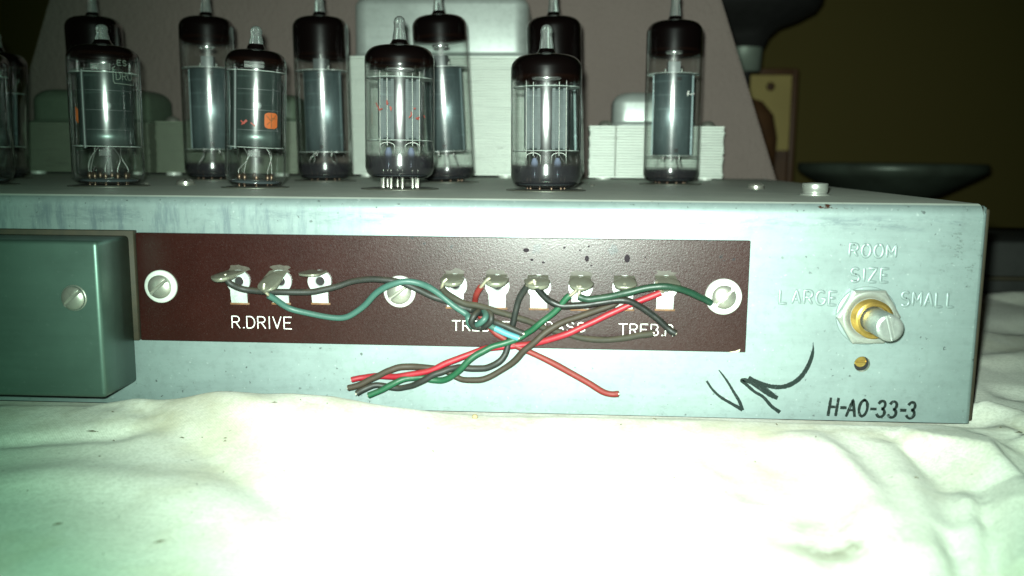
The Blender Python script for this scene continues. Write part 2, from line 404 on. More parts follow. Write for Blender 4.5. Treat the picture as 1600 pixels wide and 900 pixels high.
def make_cloth():
    xs = np.concatenate([np.linspace(-420, -180, 60, endpoint=False), np.linspace(-180, 240, 300, endpoint=False), np.linspace(240, 640, 80)])
    ys = np.concatenate([np.linspace(-330, -110, 40, endpoint=False), np.linspace(-110, 30, 130, endpoint=False), np.linspace(30, 600, 140)])
    X, Y = np.meshgrid(xs, ys)
    Z = np.full_like(X, -57.5)
    # the roll of cloth that hides the lower edge of the front panel, its crest read from the photo
    prof = [(-60, 634), (0, 635), (120, 635), (165, 631), (205, 624), (300, 622), (380, 618), (450, 615), (520, 620), (600, 634), (700, 646), (800, 652), (900, 652), (1000, 655), (1150, 660), (1300, 664), (1500, 668), (1600, 672)]
    yc = -7.0
    cx = [at(a, c, yc).x for a, c in prof]; cz = [at(a, c, yc).z for a, c in prof]
    crest = np.interp(X, cx, cz) + 57.5
    crest = np.maximum(crest, 0.0)
    wid = np.where(Y > yc, 5.0, 20.0)
    Z += crest*np.exp(-((Y-yc)/wid)**2)*(X < 112)
    def ridge(pts, h, wd, taper=.25, z=-57.5):
        nonlocal Z
        P = np.array([(atz(a, c, z).x, atz(a, c, z).y) for a, c in pts])
        best = np.full(X.shape, 1e9); tt = np.zeros(X.shape); n = len(P)-1
        for i in range(n):
            a, c = P[i], P[i+1]; d = c-a; L = (d**2).sum()
            t = np.clip(((X-a[0])*d[0]+(Y-a[1])*d[1])/L, 0, 1)
            dd = np.hypot(X-a[0]-t*d[0], Y-a[1]-t*d[1]); k = dd < best
            best = np.where(k, dd, best); tt = np.where(k, (i+t)/n, tt)
        Z += h*np.exp(-(best/wd)**2)*np.clip(np.minimum(tt, 1-tt)/taper, .0, 1)**.7
    ridge([(1400, 690), (1460, 700), (1520, 720), (1620, 790), (1720, 900)], 6.5, 7)
    ridge([(1400, 690), (1440, 720), (1490, 762), (1530, 800)], -3.0, 3.4)
    ridge([(1500, 640), (1580, 665), (1700, 720)], 5, 7)
    ridge([(1380, 700), (1425, 790), (1450, 860), (1470, 960)], 3.2, 5)
    ridge([(1528, 790), (1545, 840), (1552, 880), (1560, 980)], -3.6, 2.0)
    ridge([(1570, 780), (1600, 860), (1625, 960)], 4.0, 5)
    ridge([(1230, 690), (1300, 730), (1350, 800), (1390, 900)], 2.2, 6)
    ridge([(1085, 700), (1150, 745), (1180, 790)], -1.3, 4)
    ridge([(140, 640), (230, 665), (300, 700), (410, 770), (470, 820)], -1.1, 4)
    ridge([(-60, 700), (80, 690), (180, 690), (260, 680)], -1.2, 3.5)
    ridge([(150, 648), (200, 650), (240, 662)], 1.0, 3.0)
    ridge([(-80, 760), (100, 745), (260, 760), (420, 840)], 1.6, 8)
    ridge([(300, 640), (360, 660), (450, 690)], 1.6, 5)
    ridge([(1180, 690), (1270, 780), (1310, 880), (1330, 1000)], -1.3, 6)
    ridge([(1270, 690), (1350, 780), (1385, 880), (1400, 1000)], 2.2, 4.5)
    ridge([(1440, 700), (1500, 770), (1530, 830), (1540, 900)], 3.4, 3.0)
    ridge([(1560, 720), (1620, 780), (1700, 860)], -3.2, 3.0)
    ridge([(1480, 840), (1500, 900), (1500, 980)], -2.0, 2.2)
    ridge([(1590, 700), (1650, 720), (1750, 760)], 3, 4)
    # cloth right of and behind the chassis
    ridge([(1545, 520), (1640, 505), (1800, 500)], -3, 9)
    ridge([(1530, 570), (1620, 560), (1760, 565)], 2.5, 9)
    ridge([(1540, 610), (1620, 620), (1760, 640)], -2.2, 6)
    ridge([(1560, 470), (1620, 468), (1760, 475)], 4, 14)
    ridge([(1540, 380), (1620, 385), (1760, 395)], 8, 30)
    it = np.nditer([X, Y], flags=['multi_index'])
    N = np.zeros_like(X)
    for x, y in it:
        i = it.multi_index
        N[i] = 1.5*noise.noise((x*.014, y*.014, 3.1)) +   .28*noise.noise((x*.05, y*.03, 9.2)) + .10*noise.noise((x*.16, y*.13, 1.2)) + .10*noise.noise((x*.4, y*.35, 5.2))
    under = (X > -340) & (X < 108) & (Y > -1) & (Y < 250)
    Z = Z + N*np.where(Y > 0, 1.2, .75)
    Z = np.where(under, np.minimum(Z, -57.2), Z)
    cap_ = -55.6 + np.clip(-Y, 0, 40)*.16; Z = np.where((X > -5) & (X < 112) & (Y <= 4), np.minimum(Z, cap_), Z)
    drop = np.maximum(np.maximum(Y-575, -315-Y), np.maximum(X-615, -400-X)); Z -= np.maximum(drop, 0)*8
    V = np.stack([X, Y, Z], -1).reshape(-1, 3)*MM
    h_, w_ = X.shape; idx = np.arange(h_*w_).reshape(h_, w_)
    F = np.stack([idx[:-1, :-1], idx[:-1, 1:], idx[1:, 1:], idx[1:, :-1]], -1).reshape(-1, 4)
    me = bpy.data.meshes.new('white_cloth'); me.from_pydata(V.tolist(), [], F.tolist())
    me.polygons.foreach_set('use_smooth', [True]*len(F)); me.materials.append(M['cloth'])
    o = bpy.data.objects.new('white_cloth', me); COL.objects.link(o)
    def hz(x, y):
        i = np.clip(np.searchsorted(ys, y), 0, h_-1); j = np.clip(np.searchsorted(xs, x), 0, w_-1); return Z[i, j]
    return o, hz
cl, clothz = make_cloth()
tag(cl, 'rumpled stained white cotton cloth spread under the metal amplifier', 'cloth')

# ------------------------------------------------------------------ chassis
XE, ZB, DEPTH, XL = 104.4, -55.7, 245, -345
chassis = thing('amplifier_chassis', 'long grey-green zinc plated amplifier chassis standing on the white cloth', 'chassis', (0, 0, ZB))
OFF = T(0, 0, -ZB)
b = MB(OFF); Rb = 3.2
hole = at(1347, 569, 0); HR = 2.0
bm = bmesh.new()
def loop(pts):
    vsx = [bm.verts.new(p) for p in pts]; return [bm.edges.new((vsx[i], vsx[(i+1) % len(vsx)])) for i in range(len(vsx))]
e = loop([(XL, 0, ZB), (XE-1.2, 0, ZB), (XE-1.2, 0, -Rb), (XL, 0, -Rb)])
e += loop([(hole.x+HR*math.cos(2*PI*k/28), 0, hole.z+HR*math.sin(2*PI*k/28)) for k in range(28)])
bmesh.ops.triangle_fill(bm, edges=e, use_beauty=True); bm.verts.index_update()
b.add([v.co[:] for v in bm.verts], [[v.index for v in f.verts] for f in bm.faces]); bm.free()
# hole wall
b.lathe([(HR, 0), (HR, -1.3)], 28, cx=0, cy=0) if False else None
hw = MB(OFF @ T(hole.x, 0, hole.z) @ FACE); hw.lathe([(HR, 0), (HR, -1.3)], 28)
b.v += hw.v; 
for f in hw.f: b.f.append([i+len(b.v)-len(hw.v) for i in f]); b.sm.append(True); 
b.fade += hw.fade
nb = 8
sec = [(0, -Rb)] + [(Rb-Rb*math.cos(PI/2*k/nb), -Rb+Rb*math.sin(PI/2*k/nb)) for k in range(1, nb+1)]
NX = 90
gx = [XL+(XE-1.2-XL)*i/NX for i in range(NX+1)]
def wob(x): return .18*noise.noise((x*.03, 0, 0))
vv = [(x, y-(wob(x) if 0 < k < nb else 0)*.5, z+(wob(x+50)*.5 if 0 < k < nb else 0)) for x in gx for k, (y, z) in enumerate(sec)]
n_ = len(sec)
b.add(vv, [(i*n_+k, (i+1)*n_+k, (i+1)*n_+k+1, i*n_+k+1) for i in range(NX) for k in range(n_-1)], True)
b.add([(XL, Rb, 0), (XE-1.2, Rb, 0), (XE-1.2, DEPTH, 0), (XL, DEPTH, 0)], [(0, 1, 2, 3)])
b.add([(XL, DEPTH, 0), (XE, DEPTH, 0), (XE, DEPTH, ZB), (XL, DEPTH, ZB)], [(0, 1, 2, 3)])
b.build('folded_sheet', M['chassis'], chassis, recalc=False)
# right hand side sheet with rounded front edge
b = MB(OFF); zt = -2.2
arc = [(XE-1.2+1.2*math.sin(PI/2*k/5), 1.2-1.2*math.cos(PI/2*k/5)) for k in range(6)]
top = [(x, y, zt+1.0*(k < 1)) for k, (x, y) in enumerate(arc)]; bot = [(x, y, ZB) for x, y in arc]
b.add(top+bot, [(k, k+1, k+7, k+6) for k in range(5)], True)
b.add([(XE, 1.2, zt), (XE, DEPTH, zt), (XE, DEPTH, ZB), (XE, 1.2, ZB)], [(0, 1, 2, 3)])
b.add([(XE-1.2, 0.3, -.35), (XE, 1.2, -.9), (XE, DEPTH, -.9), (XE-1.2, DEPTH, 0)], [(0, 1, 2, 3)])
b.add([(XE-1.2, .02, -Rb), (XE-1.2, .3, -.35), (XE, 1.2, -.9), (XE, 1.2, zt-1)], [(0, 1, 2, 3)])
b.build('side_sheet', M['chassis'], chassis, recalc=False)
b = MB(OFF); 
b.rbox(XE+.05, 2.2, ZB, XE+1.5, 9, -1.2, .5, 2)
b.build('side_flange', M['rim'], chassis)
# screw down in the round hole
def screw_head(mat, r, h, slot_w, slot_d, ang, M4, dome=True, name='screw', parent=None, label=None, chamfer=.15):
    b = MB(M4 @ Matrix.Rotation(ang, 4, 'Z'))
    us = [-1, -.97, -.9, -.78, -.6, -.4, -.28]; W = slot_w/2/r
    us = [u for u in us if u < -W-.03]+[-W-.02]
    us = us+[-W]; left = [(u, 0) for u in us]+[(-W, 1)]
    cols = left+[(0, 1)]+[(-u, s_) for u, s_ in reversed(left)]
    nv = 22; vv = []
    for u, inslot in cols:
        hv = math.sqrt(max(0, 1-u*u))
        for j in range(nv+1):
            v = hv*math.sin(PI/2*(2*j/nv-1)); rr = math.hypot(u, v)
            z = h*(math.sqrt(max(0, 1-(rr*.93)**2)) if dome else (1-chamfer*max(0, (rr-.85)/.15)))
            if inslot: z = h*(math.sqrt(max(0, 1-.0))) - slot_d if not dome else h-slot_d
            vv.append((u*r, v*r, z))
    n1 = nv+1
    b.add(vv, [(i*n1+j, (i+1)*n1+j, (i+1)*n1+j+1, i*n1+j+1) for i in range(len(cols)-1) for j in range(nv)], True)
    b.lathe([(r*.999, h*(.37 if dome else 1-chamfer)), (r*1.0, 0)], 40)
    o = b.build(name, mat, parent)
    for p in o.data.polygons: pass
    if label: o['label'] = label
    return o
hb = OFF @ T(hole.x, 1.0, hole.z) @ FACE
screw_head(M['brass'], 1.5, .5, .55, .35, PI/2+.05, hb @ T(.1, .35, -1.1), False, 'recessed_screw', chassis)
MB(OFF @ T(hole.x, 2.6, hole.z) @ FACE).lathe([(0.01, 0), (3.5, 0)], 24).build('hole_backing', M['black'], chassis)

# stroke font ---------------------------------------------------------------
def A_(cx, cy, rx, ry, a0, a1, n=10):
    return [(cx+rx*math.cos(math.radians(a0+(a1-a0)*i/n)), cy+ry*math.sin(math.radians(a0+(a1-a0)*i/n))) for i in range(n+1)]
FONT = {
 'R': [[(0, 0), (0, 1), (.32, 1)]+A_(.32, .75, .24, .25, 90, -90)+[(0, .5)], [(.28, .5), (.58, 0)]],
 'D': [[(0, 0), (0, 1), (.25, 1)]+A_(.25, .5, .35, .5, 90, -90)+[(0, 0)]],
 'I': [[(.05, 0), (.05, 1)]], 'V': [[(0, 1), (.3, 0), (.6, 1)]],
 'E': [[(.55, 1), (0, 1), (0, 0), (.55, 0)], [(0, .52), (.45, .52)]],
 'T': [[(0, 1), (.64, 1)], [(.32, 1), (.32, 0)]],
 'B': [[(0, .5), (.32, .5)]+A_(.32, .25, .25, .25, 90, -90)+[(0, 0), (0, 1), (.3, 1)]+A_(.3, .75, .22, .25, 90, -90)+[(0, .5)]],
 'L': [[(0, 1), (0, 0), (.52, 0)]], 'A': [[(0, 0), (.3, 1), (.6, 0)], [(.12, .35), (.48, .35)]],
 'S': [A_(.28, .75, .26, .25, 25, 270, 12)+A_(.28, .25, .28, .25, 90, -150, 12)],
 'O': [A_(.3, .5, .3, .5, 90, 450, 22)], 'M': [[(0, 0), (0, 1), (.3, .35), (.6, 1), (.6, 0)]],
 'Z': [[(0, 1), (.55, 1), (0, 0), (.58, 0)]], 'U': [[(0, 1), (0, .25)]+A_(.28, .25, .28, .25, 180, 360)+[(.56, 1)]],
 'G': [A_(.32, .5, .32, .5, 40, 330, 18)+[(.62, .45), (.36, .45)]],
 'H': [[(0, 0), (0, 1)], [(.56, 0), (.56, 1)], [(0, .5), (.56, .5)]],
 '3': [A_(.26, .75, .24, .25, 150, -90, 12)+A_(.26, .26, .28, .26, 90, -150, 12)],
 '-': [[(.05, .48), (.33, .48)]], '.': [[(.03, .02), (.09, .02)]], ',': [[(.08, .05), (.03, -.12)]],
}
ADV = {'I': .34, '.': .30, '-': .50, 'T': .88, 'M': .86, 'O': .86, 'G': .88}
def layout(txt, x0, x1, z0, h, slant=0, squeeze=1.0, drop=0):
    tot = sum(ADV.get(c, .84) for c in txt)-.26
    k = (x1-x0)/tot; x = x0; out = []
    for c in txt:
        for s_ in FONT.get(c, []):
            out.append([(x+p[0]*k+p[1]*slant*h, z0+drop*(x-x0)+p[1]*h) for p in s_])
        x += ADV.get(c, .84)*k
    return out
def ribbons(strokes, wdt, Y, M4=None, jit=0.0, wf=None):
    """flat marks on a plane facing -Y"""
    b = MB(M4); Yn = Y
    for s_ in strokes:
        P = [Vector((p[0], p[1])) for p in s_]; Q = []
        for i in range(len(P)-1):
            L = (P[i+1]-P[i]).length; n = max(1, int(L/.35))
            Q += [P[i].lerp(P[i+1], k/n) for k in range(n)]
        Q.append(P[-1]); n = len(Q); vv = []
        ext = wdt*.45
        Q[0] = Q[0]-(Q[min(1, n-1)]-Q[0]).normalized()*ext; Q[-1] = Q[-1]+(Q[-1]-Q[-2]).normalized()*ext
        for i, q_ in enumerate(Q):
            t = (Q[min(i+1, n-1)]-Q[max(i-1, 0)]).normalized(); nn = Vector((-t.y, t.x))
            ww = wdt/2*(wf(i/(n-1)) if wf else 1)*(1+jit*noise.noise((q_.x*3, q_.y*3, 5)))
            a, c = q_+nn*ww, q_-nn*ww
            vv += [(a.x, Yn, a.y), (c.x, Yn, c.y)]
        b.add(vv, [(2*i, 2*i+1, 2*i+3, 2*i+2) for i in range(n-1)])
        Yn -= .004
    return b
def embossed(strokes, r, parent, name):
    b = MB(OFF)
    for s_ in strokes:
        pts = [Vector((p[0], 0, p[1])) for p in s_]; Q = []
        for i in range(len(pts)-1):
            L = (pts[i+1]-pts[i]).length; n = max(1, int(L/.5)); Q += [pts[i].lerp(pts[i+1], k/n) for k in range(n)]
        Q.append(pts[-1])
        # half-round raised bead
        vv = []; n = len(Q)
        for i in range(n):
            t = (Q[min(i+1, n-1)]-Q[max(i-1, 0)]).normalized(); nn = Vector((-t.z, 0, t.x)); e_ = (.25 if i in (0, n-1) else 1)
            for k in range(7):
                a = PI*k/6; vv.append(Q[i]+nn*math.cos(a)*r*(.6+.4*e_)+Vector((0, .03-math.sin(a)*r*.62*e_, 0)))
        b.add(vv, [(i*7+k, (i+1)*7+k, (i+1)*7+k+1, i*7+k+1) for i in range(n-1) for k in range(6)], True)
    return b.build(name, M['chassis'], parent)
def line(txt, pa, pb, top, **kw):
    a = at(pa[0], pa[1], 0); c = at(pb[0], pb[1], 0); t = at(pa[0], top, 0)
    return layout(txt, a.x, c.x, a.z, t.z-a.z, drop=(c.z-a.z)/(c.x-a.x), **kw)
embossed(line('ROOM', (1327, 401), (1399, 403), 381), .42, chassis, 'embossed_word')['label'] = 'embossed word ROOM'
embossed(line('SIZE', (1329, 440), (1389, 441), 419), .42, chassis, 'embossed_word')['label'] = 'embossed word SIZE'
embossed(line('LARGE', (1218, 474), (1308, 477), 453), .42, chassis, 'embossed_word')['label'] = 'embossed word LARGE'
embossed(line('SMALL', (1408, 478), (1492, 480), 456), .42, chassis, 'embossed_word')['label'] = 'embossed word SMALL'

Ik = Mat('ink_black'); Ik.set(Base_Color=(.006, .011, .009), Roughness=.6, Specular_IOR_Level=.2, Alpha=Ik.ramp(Ik.noise(900, 3, .6), [(.30, .25), (.45, .95)]))
M['ink'] = Ik.m
Mk = Mat('marker_grey'); Mk.set(Base_Color=(.006, .013, .011), Roughness=.5, Specular_IOR_Level=.2, Alpha=Mk.ramp(Mk.noise(700, 4, .7, Mk.mapping((1, 1, 1))), [(.30, .55), (.50, .98)]))
M['marker'] = Mk.m
st = line('H-AO-33-3', (1294, 648), (1428, 654), 623, slant=.10)
ribbons(st, .74, -.02, OFF, .35).build('stamped_number', M['ink'], chassis)['label'] = 'black stamped H-AO-33-3'
def scr(pts): return [(at(p[0], p[1], 0).x, at(p[0], p[1], 0).z) for p in pts]
def c8(L): return [(1090+a/6.43, 520+c/6.43) for a, c in L]
def smooth2(L, n=8): return [(p.x, p.y) for p in cr([(a, c, 0) for a, c in L], n)]
b = ribbons([scr(smooth2(c8([(98, 495), (150, 570), (230, 645), (330, 705), (400, 745), (440, 768)]))),
             ], .80, -.02, OFF, .2, lambda t: .7+.5*t)
for L, f in (([(445, 765), (420, 690), (360, 590), (300, 490), (250, 420), (222, 385)], lambda t: 1.1-.75*t),
             ([(815, 790), (740, 735), (660, 645), (570, 590), (490, 520), (445, 480), (480, 475), (560, 510), (660, 580), (740, 630), (790, 650)], lambda t: 1.1-.2*math.sin(t*6)),
             ([(530, 455), (600, 500), (680, 560), (780, 640)], lambda t: 1.0),
             ([(525, 455), (620, 500), (720, 535), (830, 545), (930, 520), (1020, 460), (1090, 370), (1140, 260), (1160, 170), (1160, 110)], lambda t: .95+.45*math.sin(PI*min(1, t*1.1))-.9*max(0, t-.8)*4.4)):
    r_ = ribbons([scr(smooth2(c8(L)))], .88, -.05-.02*len(b.f)*0-random.random()*.04, OFF, .2, f)
    k = len(b.v); b.v += r_.v; b.fade += r_.fade; b.f += [[i+k for i in g] for g in r_.f]; b.sm += r_.sm
b.build('marker_scrawl', M['marker'], chassis)['label'] = 'black hand written VM scrawl'

# deck screws
def place_deck_screw(px, py, r, h, label, ang):
    p = atz(px, py, 0); MBm = OFF @ T(p.x, p.y, 0)
    o = screw_head(M['screw'], r, h, .8, .7, ang, MBm @ T(0, 0, .35), True, 'deck_screw', chassis, label)
    MB(MBm).lathe([(r*1.12, .0), (r*1.12, .33), (.1, .35)], 32).build('washer', M['screw'], o)
place_deck_screw(290, 289, 3.0, 2.0, 'dusty pan head screw between left valves', .4)
place_deck_screw(1181, 295, 2.7, 1.9, 'dusty pan head screw at right', 1.1)
p = atz(1273, 305, 0)
b = MB(OFF @ T(p.x, p.y, 0)); b.lathe([(4.2, 0), (4.6, .15), (3.55, .5), (3.5, 1.0), (3.7, 1.1), (3.7, 3.4), (3.55, 3.6), (2.6, 3.65), (2.4, 2.4), (.01, 2.4)], 36)
b.build('deck_nut', M['shaft' if False else 'nut'], chassis)['label'] = 'shiny round insert on the deck by the right end'
for k, (px, py) in enumerate([(229, 288), (905, 296), (925, 291), (636, 287)]):
    p = atz(px, py, 0); MB(OFF @ T(p.x, p.y, 0)).lathe([(1.0, 0), (.8, .5), (.05, .7)], 12).build('rivet', M['screw'], chassis)

# ------------------------------------------------------------------ terminal board
TB = 1.6
tl, tr_, br_, bl = at(212, 363, -TB), at(1174, 377, -TB), at(1163.7, 550, -TB), at(220, 532, -TB)
BX0, BX1, BZ0, BZ1 = (tl.x+bl.x)/2, (tr_.x+br_.x)/2, (bl.z+br_.z)/2, (tl.z+tr_.z)/2
board = thing('terminal_board', 'dark brown terminal strip with nine solder tags screwed to the chassis front', 'terminal strip', ((BX0+BX1)/2, 0, BZ0))
BO = T(-(BX0+BX1)/2, 0, -BZ0)
b = MB(BO); b.rbox(BX0, -TB, BZ0, BX1, -.02, BZ1, .12, 1); 
bo = b.build('strip', M['board'], board)
for p in bo.data.polygons: p.use_smooth = False
for px, word, pe, y0, y1 in ((363, 'R.DRIVE', 456, 512, 494), (707, 'TREBLE', 796, 516, 501), (852, 'BASS', 914, 517, 503), (967, 'TREB.R', 1051, 523, 506)):
    a = at(px, y0, -TB); c = at(pe, y0, -TB); t = at(px, y1, -TB)
    ribbons(layout(word, a.x, c.x, a.z, t.z-a.z), .23, -TB-.02, BO, .35).build('printed_word', M['white_print'], board)['label'] = 'white lettering ' + word
p = at(1151, 549, -TB)
MB(BO).add([(p.x-2.2, -TB-.01, p.z-.25), (p.x+.6, -TB-.01, p.z-.15), (p.x+.9, -TB-.01, p.z+.6), (p.x-.2, -TB-.01, p.z+.1)], [(0, 1, 2, 3)]).build('chipped_edge', simple('chip', (.6, .55, .35), 0, .7), board)
# blisters on the strip
for i, (px, py, r) in enumerate([(822, 391, 1.0), (831, 406, .55), (849, 410, .5), (917, 404, .95), (882, 387, .45), (920, 385, .4), (980, 404, 1.3), (924, 415, .35), (906, 391, .35), (1008, 402, .3)]):
    p = at(px, py, -TB); b = MB(BO @ T(p.x, -TB, p.z) @ FACE); r *= .75
    b.lathe([(r, -.02), (r*.85, .03), (r*.5, .06), (.02, .07)], 14, sx=.8 if i in (3, 6) else 1.1, sy=1.15 if i in (3, 6) else .75)
    b.build('blister', M['getter'] if False else simple('tar_%d' % i, (.012, .008, .011), 0, .75, spec=.15) if i == 0 else bpy.data.materials['tar_0'], board)

# mounting screws with white washers
for px, py, rw, rs, ang in ((250, 448, 4.3, 3.05, -.86), (624, 456, 4.1, 3.15, -.92), (1131, 464, 4.55, 3.0, -.78)):
    p = at(px, py, -TB-.8)
    Mx = BO @ T(p.x, -TB, p.z) @ FACE
    wsh = MB(Mx).lathe([(rw, 0), (rw, .55), (rw-.25, .8), (rs*.9, .8)], 48).build('washer', M['washer'], board)
    screw_head(M['screw'], rs, 1.5, .85, .75, ang, Mx @ T(0, 0, .8), True, 'mounting_screw', board)

# solder tags
def arcpts(cx, cy, r, a0, a1, n): return [(cx+r*math.cos(a0+(a1-a0)*i/n), cy+r*math.sin(a0+(a1-a0)*i/n)) for i in range(n+1)]
def tag_plate(Mx):
    """tinned head with an eyelet and a stem going down into its slot"""
    b = MB(Mx); R0, r0 = 3.05, 1.15; hw = 2.15
    a0 = math.atan2(-math.sqrt(R0*R0-hw*hw), hw)
    outer = arcpts(0, 0, R0, a0, PI-a0, 26)
    bm = bmesh.new()
    def lp(pts):
        vx = [bm.verts.new((x, y, .62)) for x, y in pts]; return [bm.edges.new((vx[i], vx[(i+1) % len(vx)])) for i in range(len(vx))]
    e = lp(outer)+lp([(r0*1.35*math.cos(2*PI*k/20), r0*1.35*math.sin(2*PI*k/20)) for k in range(20)])
    bmesh.ops.triangle_fill(bm, edges=e, use_beauty=True); bm.verts.index_update()
    b.add([v.co[:] for v in bm.verts], [[v.index for v in f.verts] for f in bm.faces]); bm.free()
    yb = outer[0][1]; b.add([(-hw, yb, .62), (hw, yb, .62), (hw, -3.6, .60), (-hw, -3.6, .60), (hw, -5.7, .08), (-hw, -5.7, .08), (hw, yb, -.1), (-hw, yb, -.1)], [(0, 1, 2, 3), (3, 2, 4, 5), (1, 6, 4, 2), (0, 3, 5, 7)])
    n = len(outer); b.add([(x, y, .62) for x, y in outer]+[(x, y, -.1) for x, y in outer], [(i, (i+1) % n, (i+1) % n+n, i+n) for i in range(n)])
    b.lathe([(r0*1.42, .625), (r0*1.3, .70), (r0*1.12, .45), (r0*.95, .0), (r0*.9, -.1)], 24)
    return b
TAGS = [  # px, py of eyelet, lug yaw, lug pitch, lug length, solder amount
 (372, 440, -28, 10, 7.5, .8), (437, 440, -22, 36, 7.5, .9), (499, 440, -14, 3, 6.5, .0), (711, 446, -4, 16, 6.0, 1.0),
 (777, 447, 2, 14, 6.0, 1.1), (842, 448, -2, 18, 6.5, 1.25), (907, 449, 4, 22, 6.2, 1.0), (976, 449, 2, 20, 6.0, .9), (1040, 449, 3, 20, 6.3, 1.1)]
tagmesh = None; LUG = []
for i, (px, py, yw, pt_, L, so) in enumerate(TAGS):
    p = at(px, py, -TB-.6)
    if tagmesh is None:
        o = tag_plate(Matrix.Identity(4)).build('solder_tag', M['tab'], board); tagmesh = o.data
    else:
        o = bpy.data.objects.new('solder_tag', tagmesh); COL.objects.link(o); o.parent = board
    o.matrix_local = Matrix.Scale(1, 4) @ T(*( (BO @ Vector((p.x, -TB, p.z)))*MM )) @ FACE
    MB(T(0, 0, 0)).lathe([(.01, .12), (1.0, .12)], 16).build('eyelet_hole', M['black'], o)
    s = MB().rbox(-2.5, -6.15, -.05, 2.6, -5.6, .10, .04, 1).build('slot_edge', M['rust'], o)
    # lug folded out towards the viewer above the eyelet. local frame: z out, y up
    Lm = T(-.2, 2.75, .5) @ Matrix.Rotation(math.radians(yw), 4, 'Y') @ Matrix.Rotation(math.radians(pt_), 4, 'X')
    b = MB(Lm); wv = 2.85; out = []
    for k in range(13):
        a = PI*k/12; out.append((wv*math.cos(a), L-wv*.75+wv*.75*math.sin(a)))
    out = [(wv*.9, 0)]+out+[(-wv*.9, 0)]; n = len(out)
    b.add([(x, .25, z) for x, z in out]+[(x, -.25, z) for x, z in out], [tuple(range(n)), tuple(range(2*n-1, n-1, -1))]+[(k, (k+1) % n, (k+1) % n+n, k+n) for k in range(n)])
    b.build('bent_lug', M['solder'], o)
    if so:
        b = MB(Lm); nn = 20; vv = []; ff = []; rings = 12
        for r_i in range(rings+1):
            th = PI*r_i/rings
            for k in range(nn):
                a = 2*PI*k/nn; d = Vector((math.sin(th)*math.cos(a), math.cos(th), math.sin(th)*math.sin(a)))
                q_ = 1+.16*noise.noise(d*1.7+Vector((i*3.1, 0, 0)))+.06*noise.noise(d*5+Vector((i, 1, 0)))
                vv.append((d.x*2.95*q_*(.85+.2*so), (-.25 if d.y < 0 else .15)+d.y*(.75+.45*so if d.y < 0 else .45)*q_, L*.56+d.z*(L*.46)*q_))
        ff = [(r_i*nn+k, r_i*nn+(k+1) % nn, (r_i+1)*nn+(k+1) % nn, (r_i+1)*nn+k) for r_i in range(rings) for k in range(nn)]
        b.add(vv, ff, True).build('solder_blob', M['solder'], o)
    if i in (0, 1, 3, 4, 6, 8):
        b = MB(); vv = [(0, 3.1, .12)]; nn = 16; rs = random.Random(i)
        for k in range(nn):
            a = 2*PI*k/nn; q_ = 1+rs.uniform(-.3, .3); vv.append((math.cos(a)*2.6*q_, 3.1+math.sin(a)*1.25*q_, .03))
        b.add(vv, [(0, 1+k, 1+(k+1) % nn) for k in range(nn)], True).build('flux_stain', M['stain'], o)
    W_ = T(p.x, -TB, p.z) @ FACE @ Lm; LUG.append(W_ @ Vector((0, -.8, L*.8)))

# ------------------------------------------------------------------ cover box at the left
cp = 18.0
rc = at(206, 367, 0); fc = at(158, 622, -cp)
CX1 = (rc.x+fc.x)/2+.7; CZ1 = rc.z; CZ0 = fc.z; CX0 = -335
box = thing('cover_box', 'folded dull green-grey metal cover box fixed over the left end of the front', 'cover box', (CX1-60, 0, CZ0))
KO = T(-(CX1-60), 0, -CZ0)
b = MB(KO); b.rbox(CX0, -cp, CZ0, CX1, 3, CZ1, 1.1, 4)
b.v = [(x, min(y, -2.2), z) if y > -2.2 else (x, y, z) for x, y, z in b.v]
o = b.build('folded_cover', M['cover'], box)
p = at(114, 466, -cp-.5)
Mx = KO @ T(p.x, -cp, p.z) @ FACE
MB(Mx).lathe([(3.2, 0), (3.15, .2), (3.0, .25)], 32).build('washer', M['screw'], box)
screw_head(M['screw'], 2.85, 1.4, .8, .7, -.85, Mx @ T(0, 0, .2), True, 'cover_screw', box)
q1 = at(205, 362.5, -1.0)
b = MB(KO); b.rbox(CX0, -2.2, bl.z+.1, BX0-.35, -.03, q1.z+.45, .15, 1)
b.build('backing_strip', M['rim'], box)['label'] = 'brown edge strip behind the cover'

# ------------------------------------------------------------------ control potentiometer
PB = at(1353, 493, 0)
pot = thing('control_potentiometer', 'room size control with brass bushing and slotted metal shaft below the embossed lettering', 'potentiometer', (PB.x, 0, PB.z))
PM = FACE
MB(PM).lathe([(7.5, 0), (7.5, .35), (7.3, .45), (4.5, .45)], 48).build('washer', M['chassis'], pot)
b = MB(PM); R6 = 7.7
hx = [(R6*math.cos(PI/3*k+.03), R6*math.sin(PI/3*k+.03)) for k in range(6)]
b.add([(x, y, .5) for x, y in hx]+[(x, y, 2.5) for x, y in hx]+[(x*.93, y*.93, 2.8) for x, y in hx]+[(0, 0, .5)],
      [(k, (k+1) % 6, (k+1) % 6+6, k+6) for k in range(6)]+[(k+6, (k+1) % 6+6, (k+1) % 6+12, k+12) for k in range(6)])
b.lathe([(R6*.84, 2.81), (R6*.80, 2.88), (4.9, 2.86), (4.7, 2.3)], 40)
b.add([(x*.93, y*.93, 2.8) for x, y in hx], [tuple(range(6))])
b.build('hex_nut', M['nut'], pot)
pr = [(4.75, .5)]
z = 2.2
while z < 6.2: pr += [(4.75, z), (4.45, z+.22)]; z += .44
pr += [(4.5, 6.4), (4.1, 6.6), (3.6, 6.6), (3.5, 5.8), (3.3, 5.8)]
b = MB(PM); b.lathe(pr, 44, smooth=False); b.build('threaded_bushing', M['brass'], pot)
b = MB(PM); b.lathe([(3.15, 3), (3.15, 16.2)], 40); b.build('shaft', M['shaft'], pot)
screw_head(M['shaft'], 3.15, 1.0, .95, 1.6, .28, PM @ T(0, 0, 16.0), False, 'shaft_tip', pot, chamfer=.25)

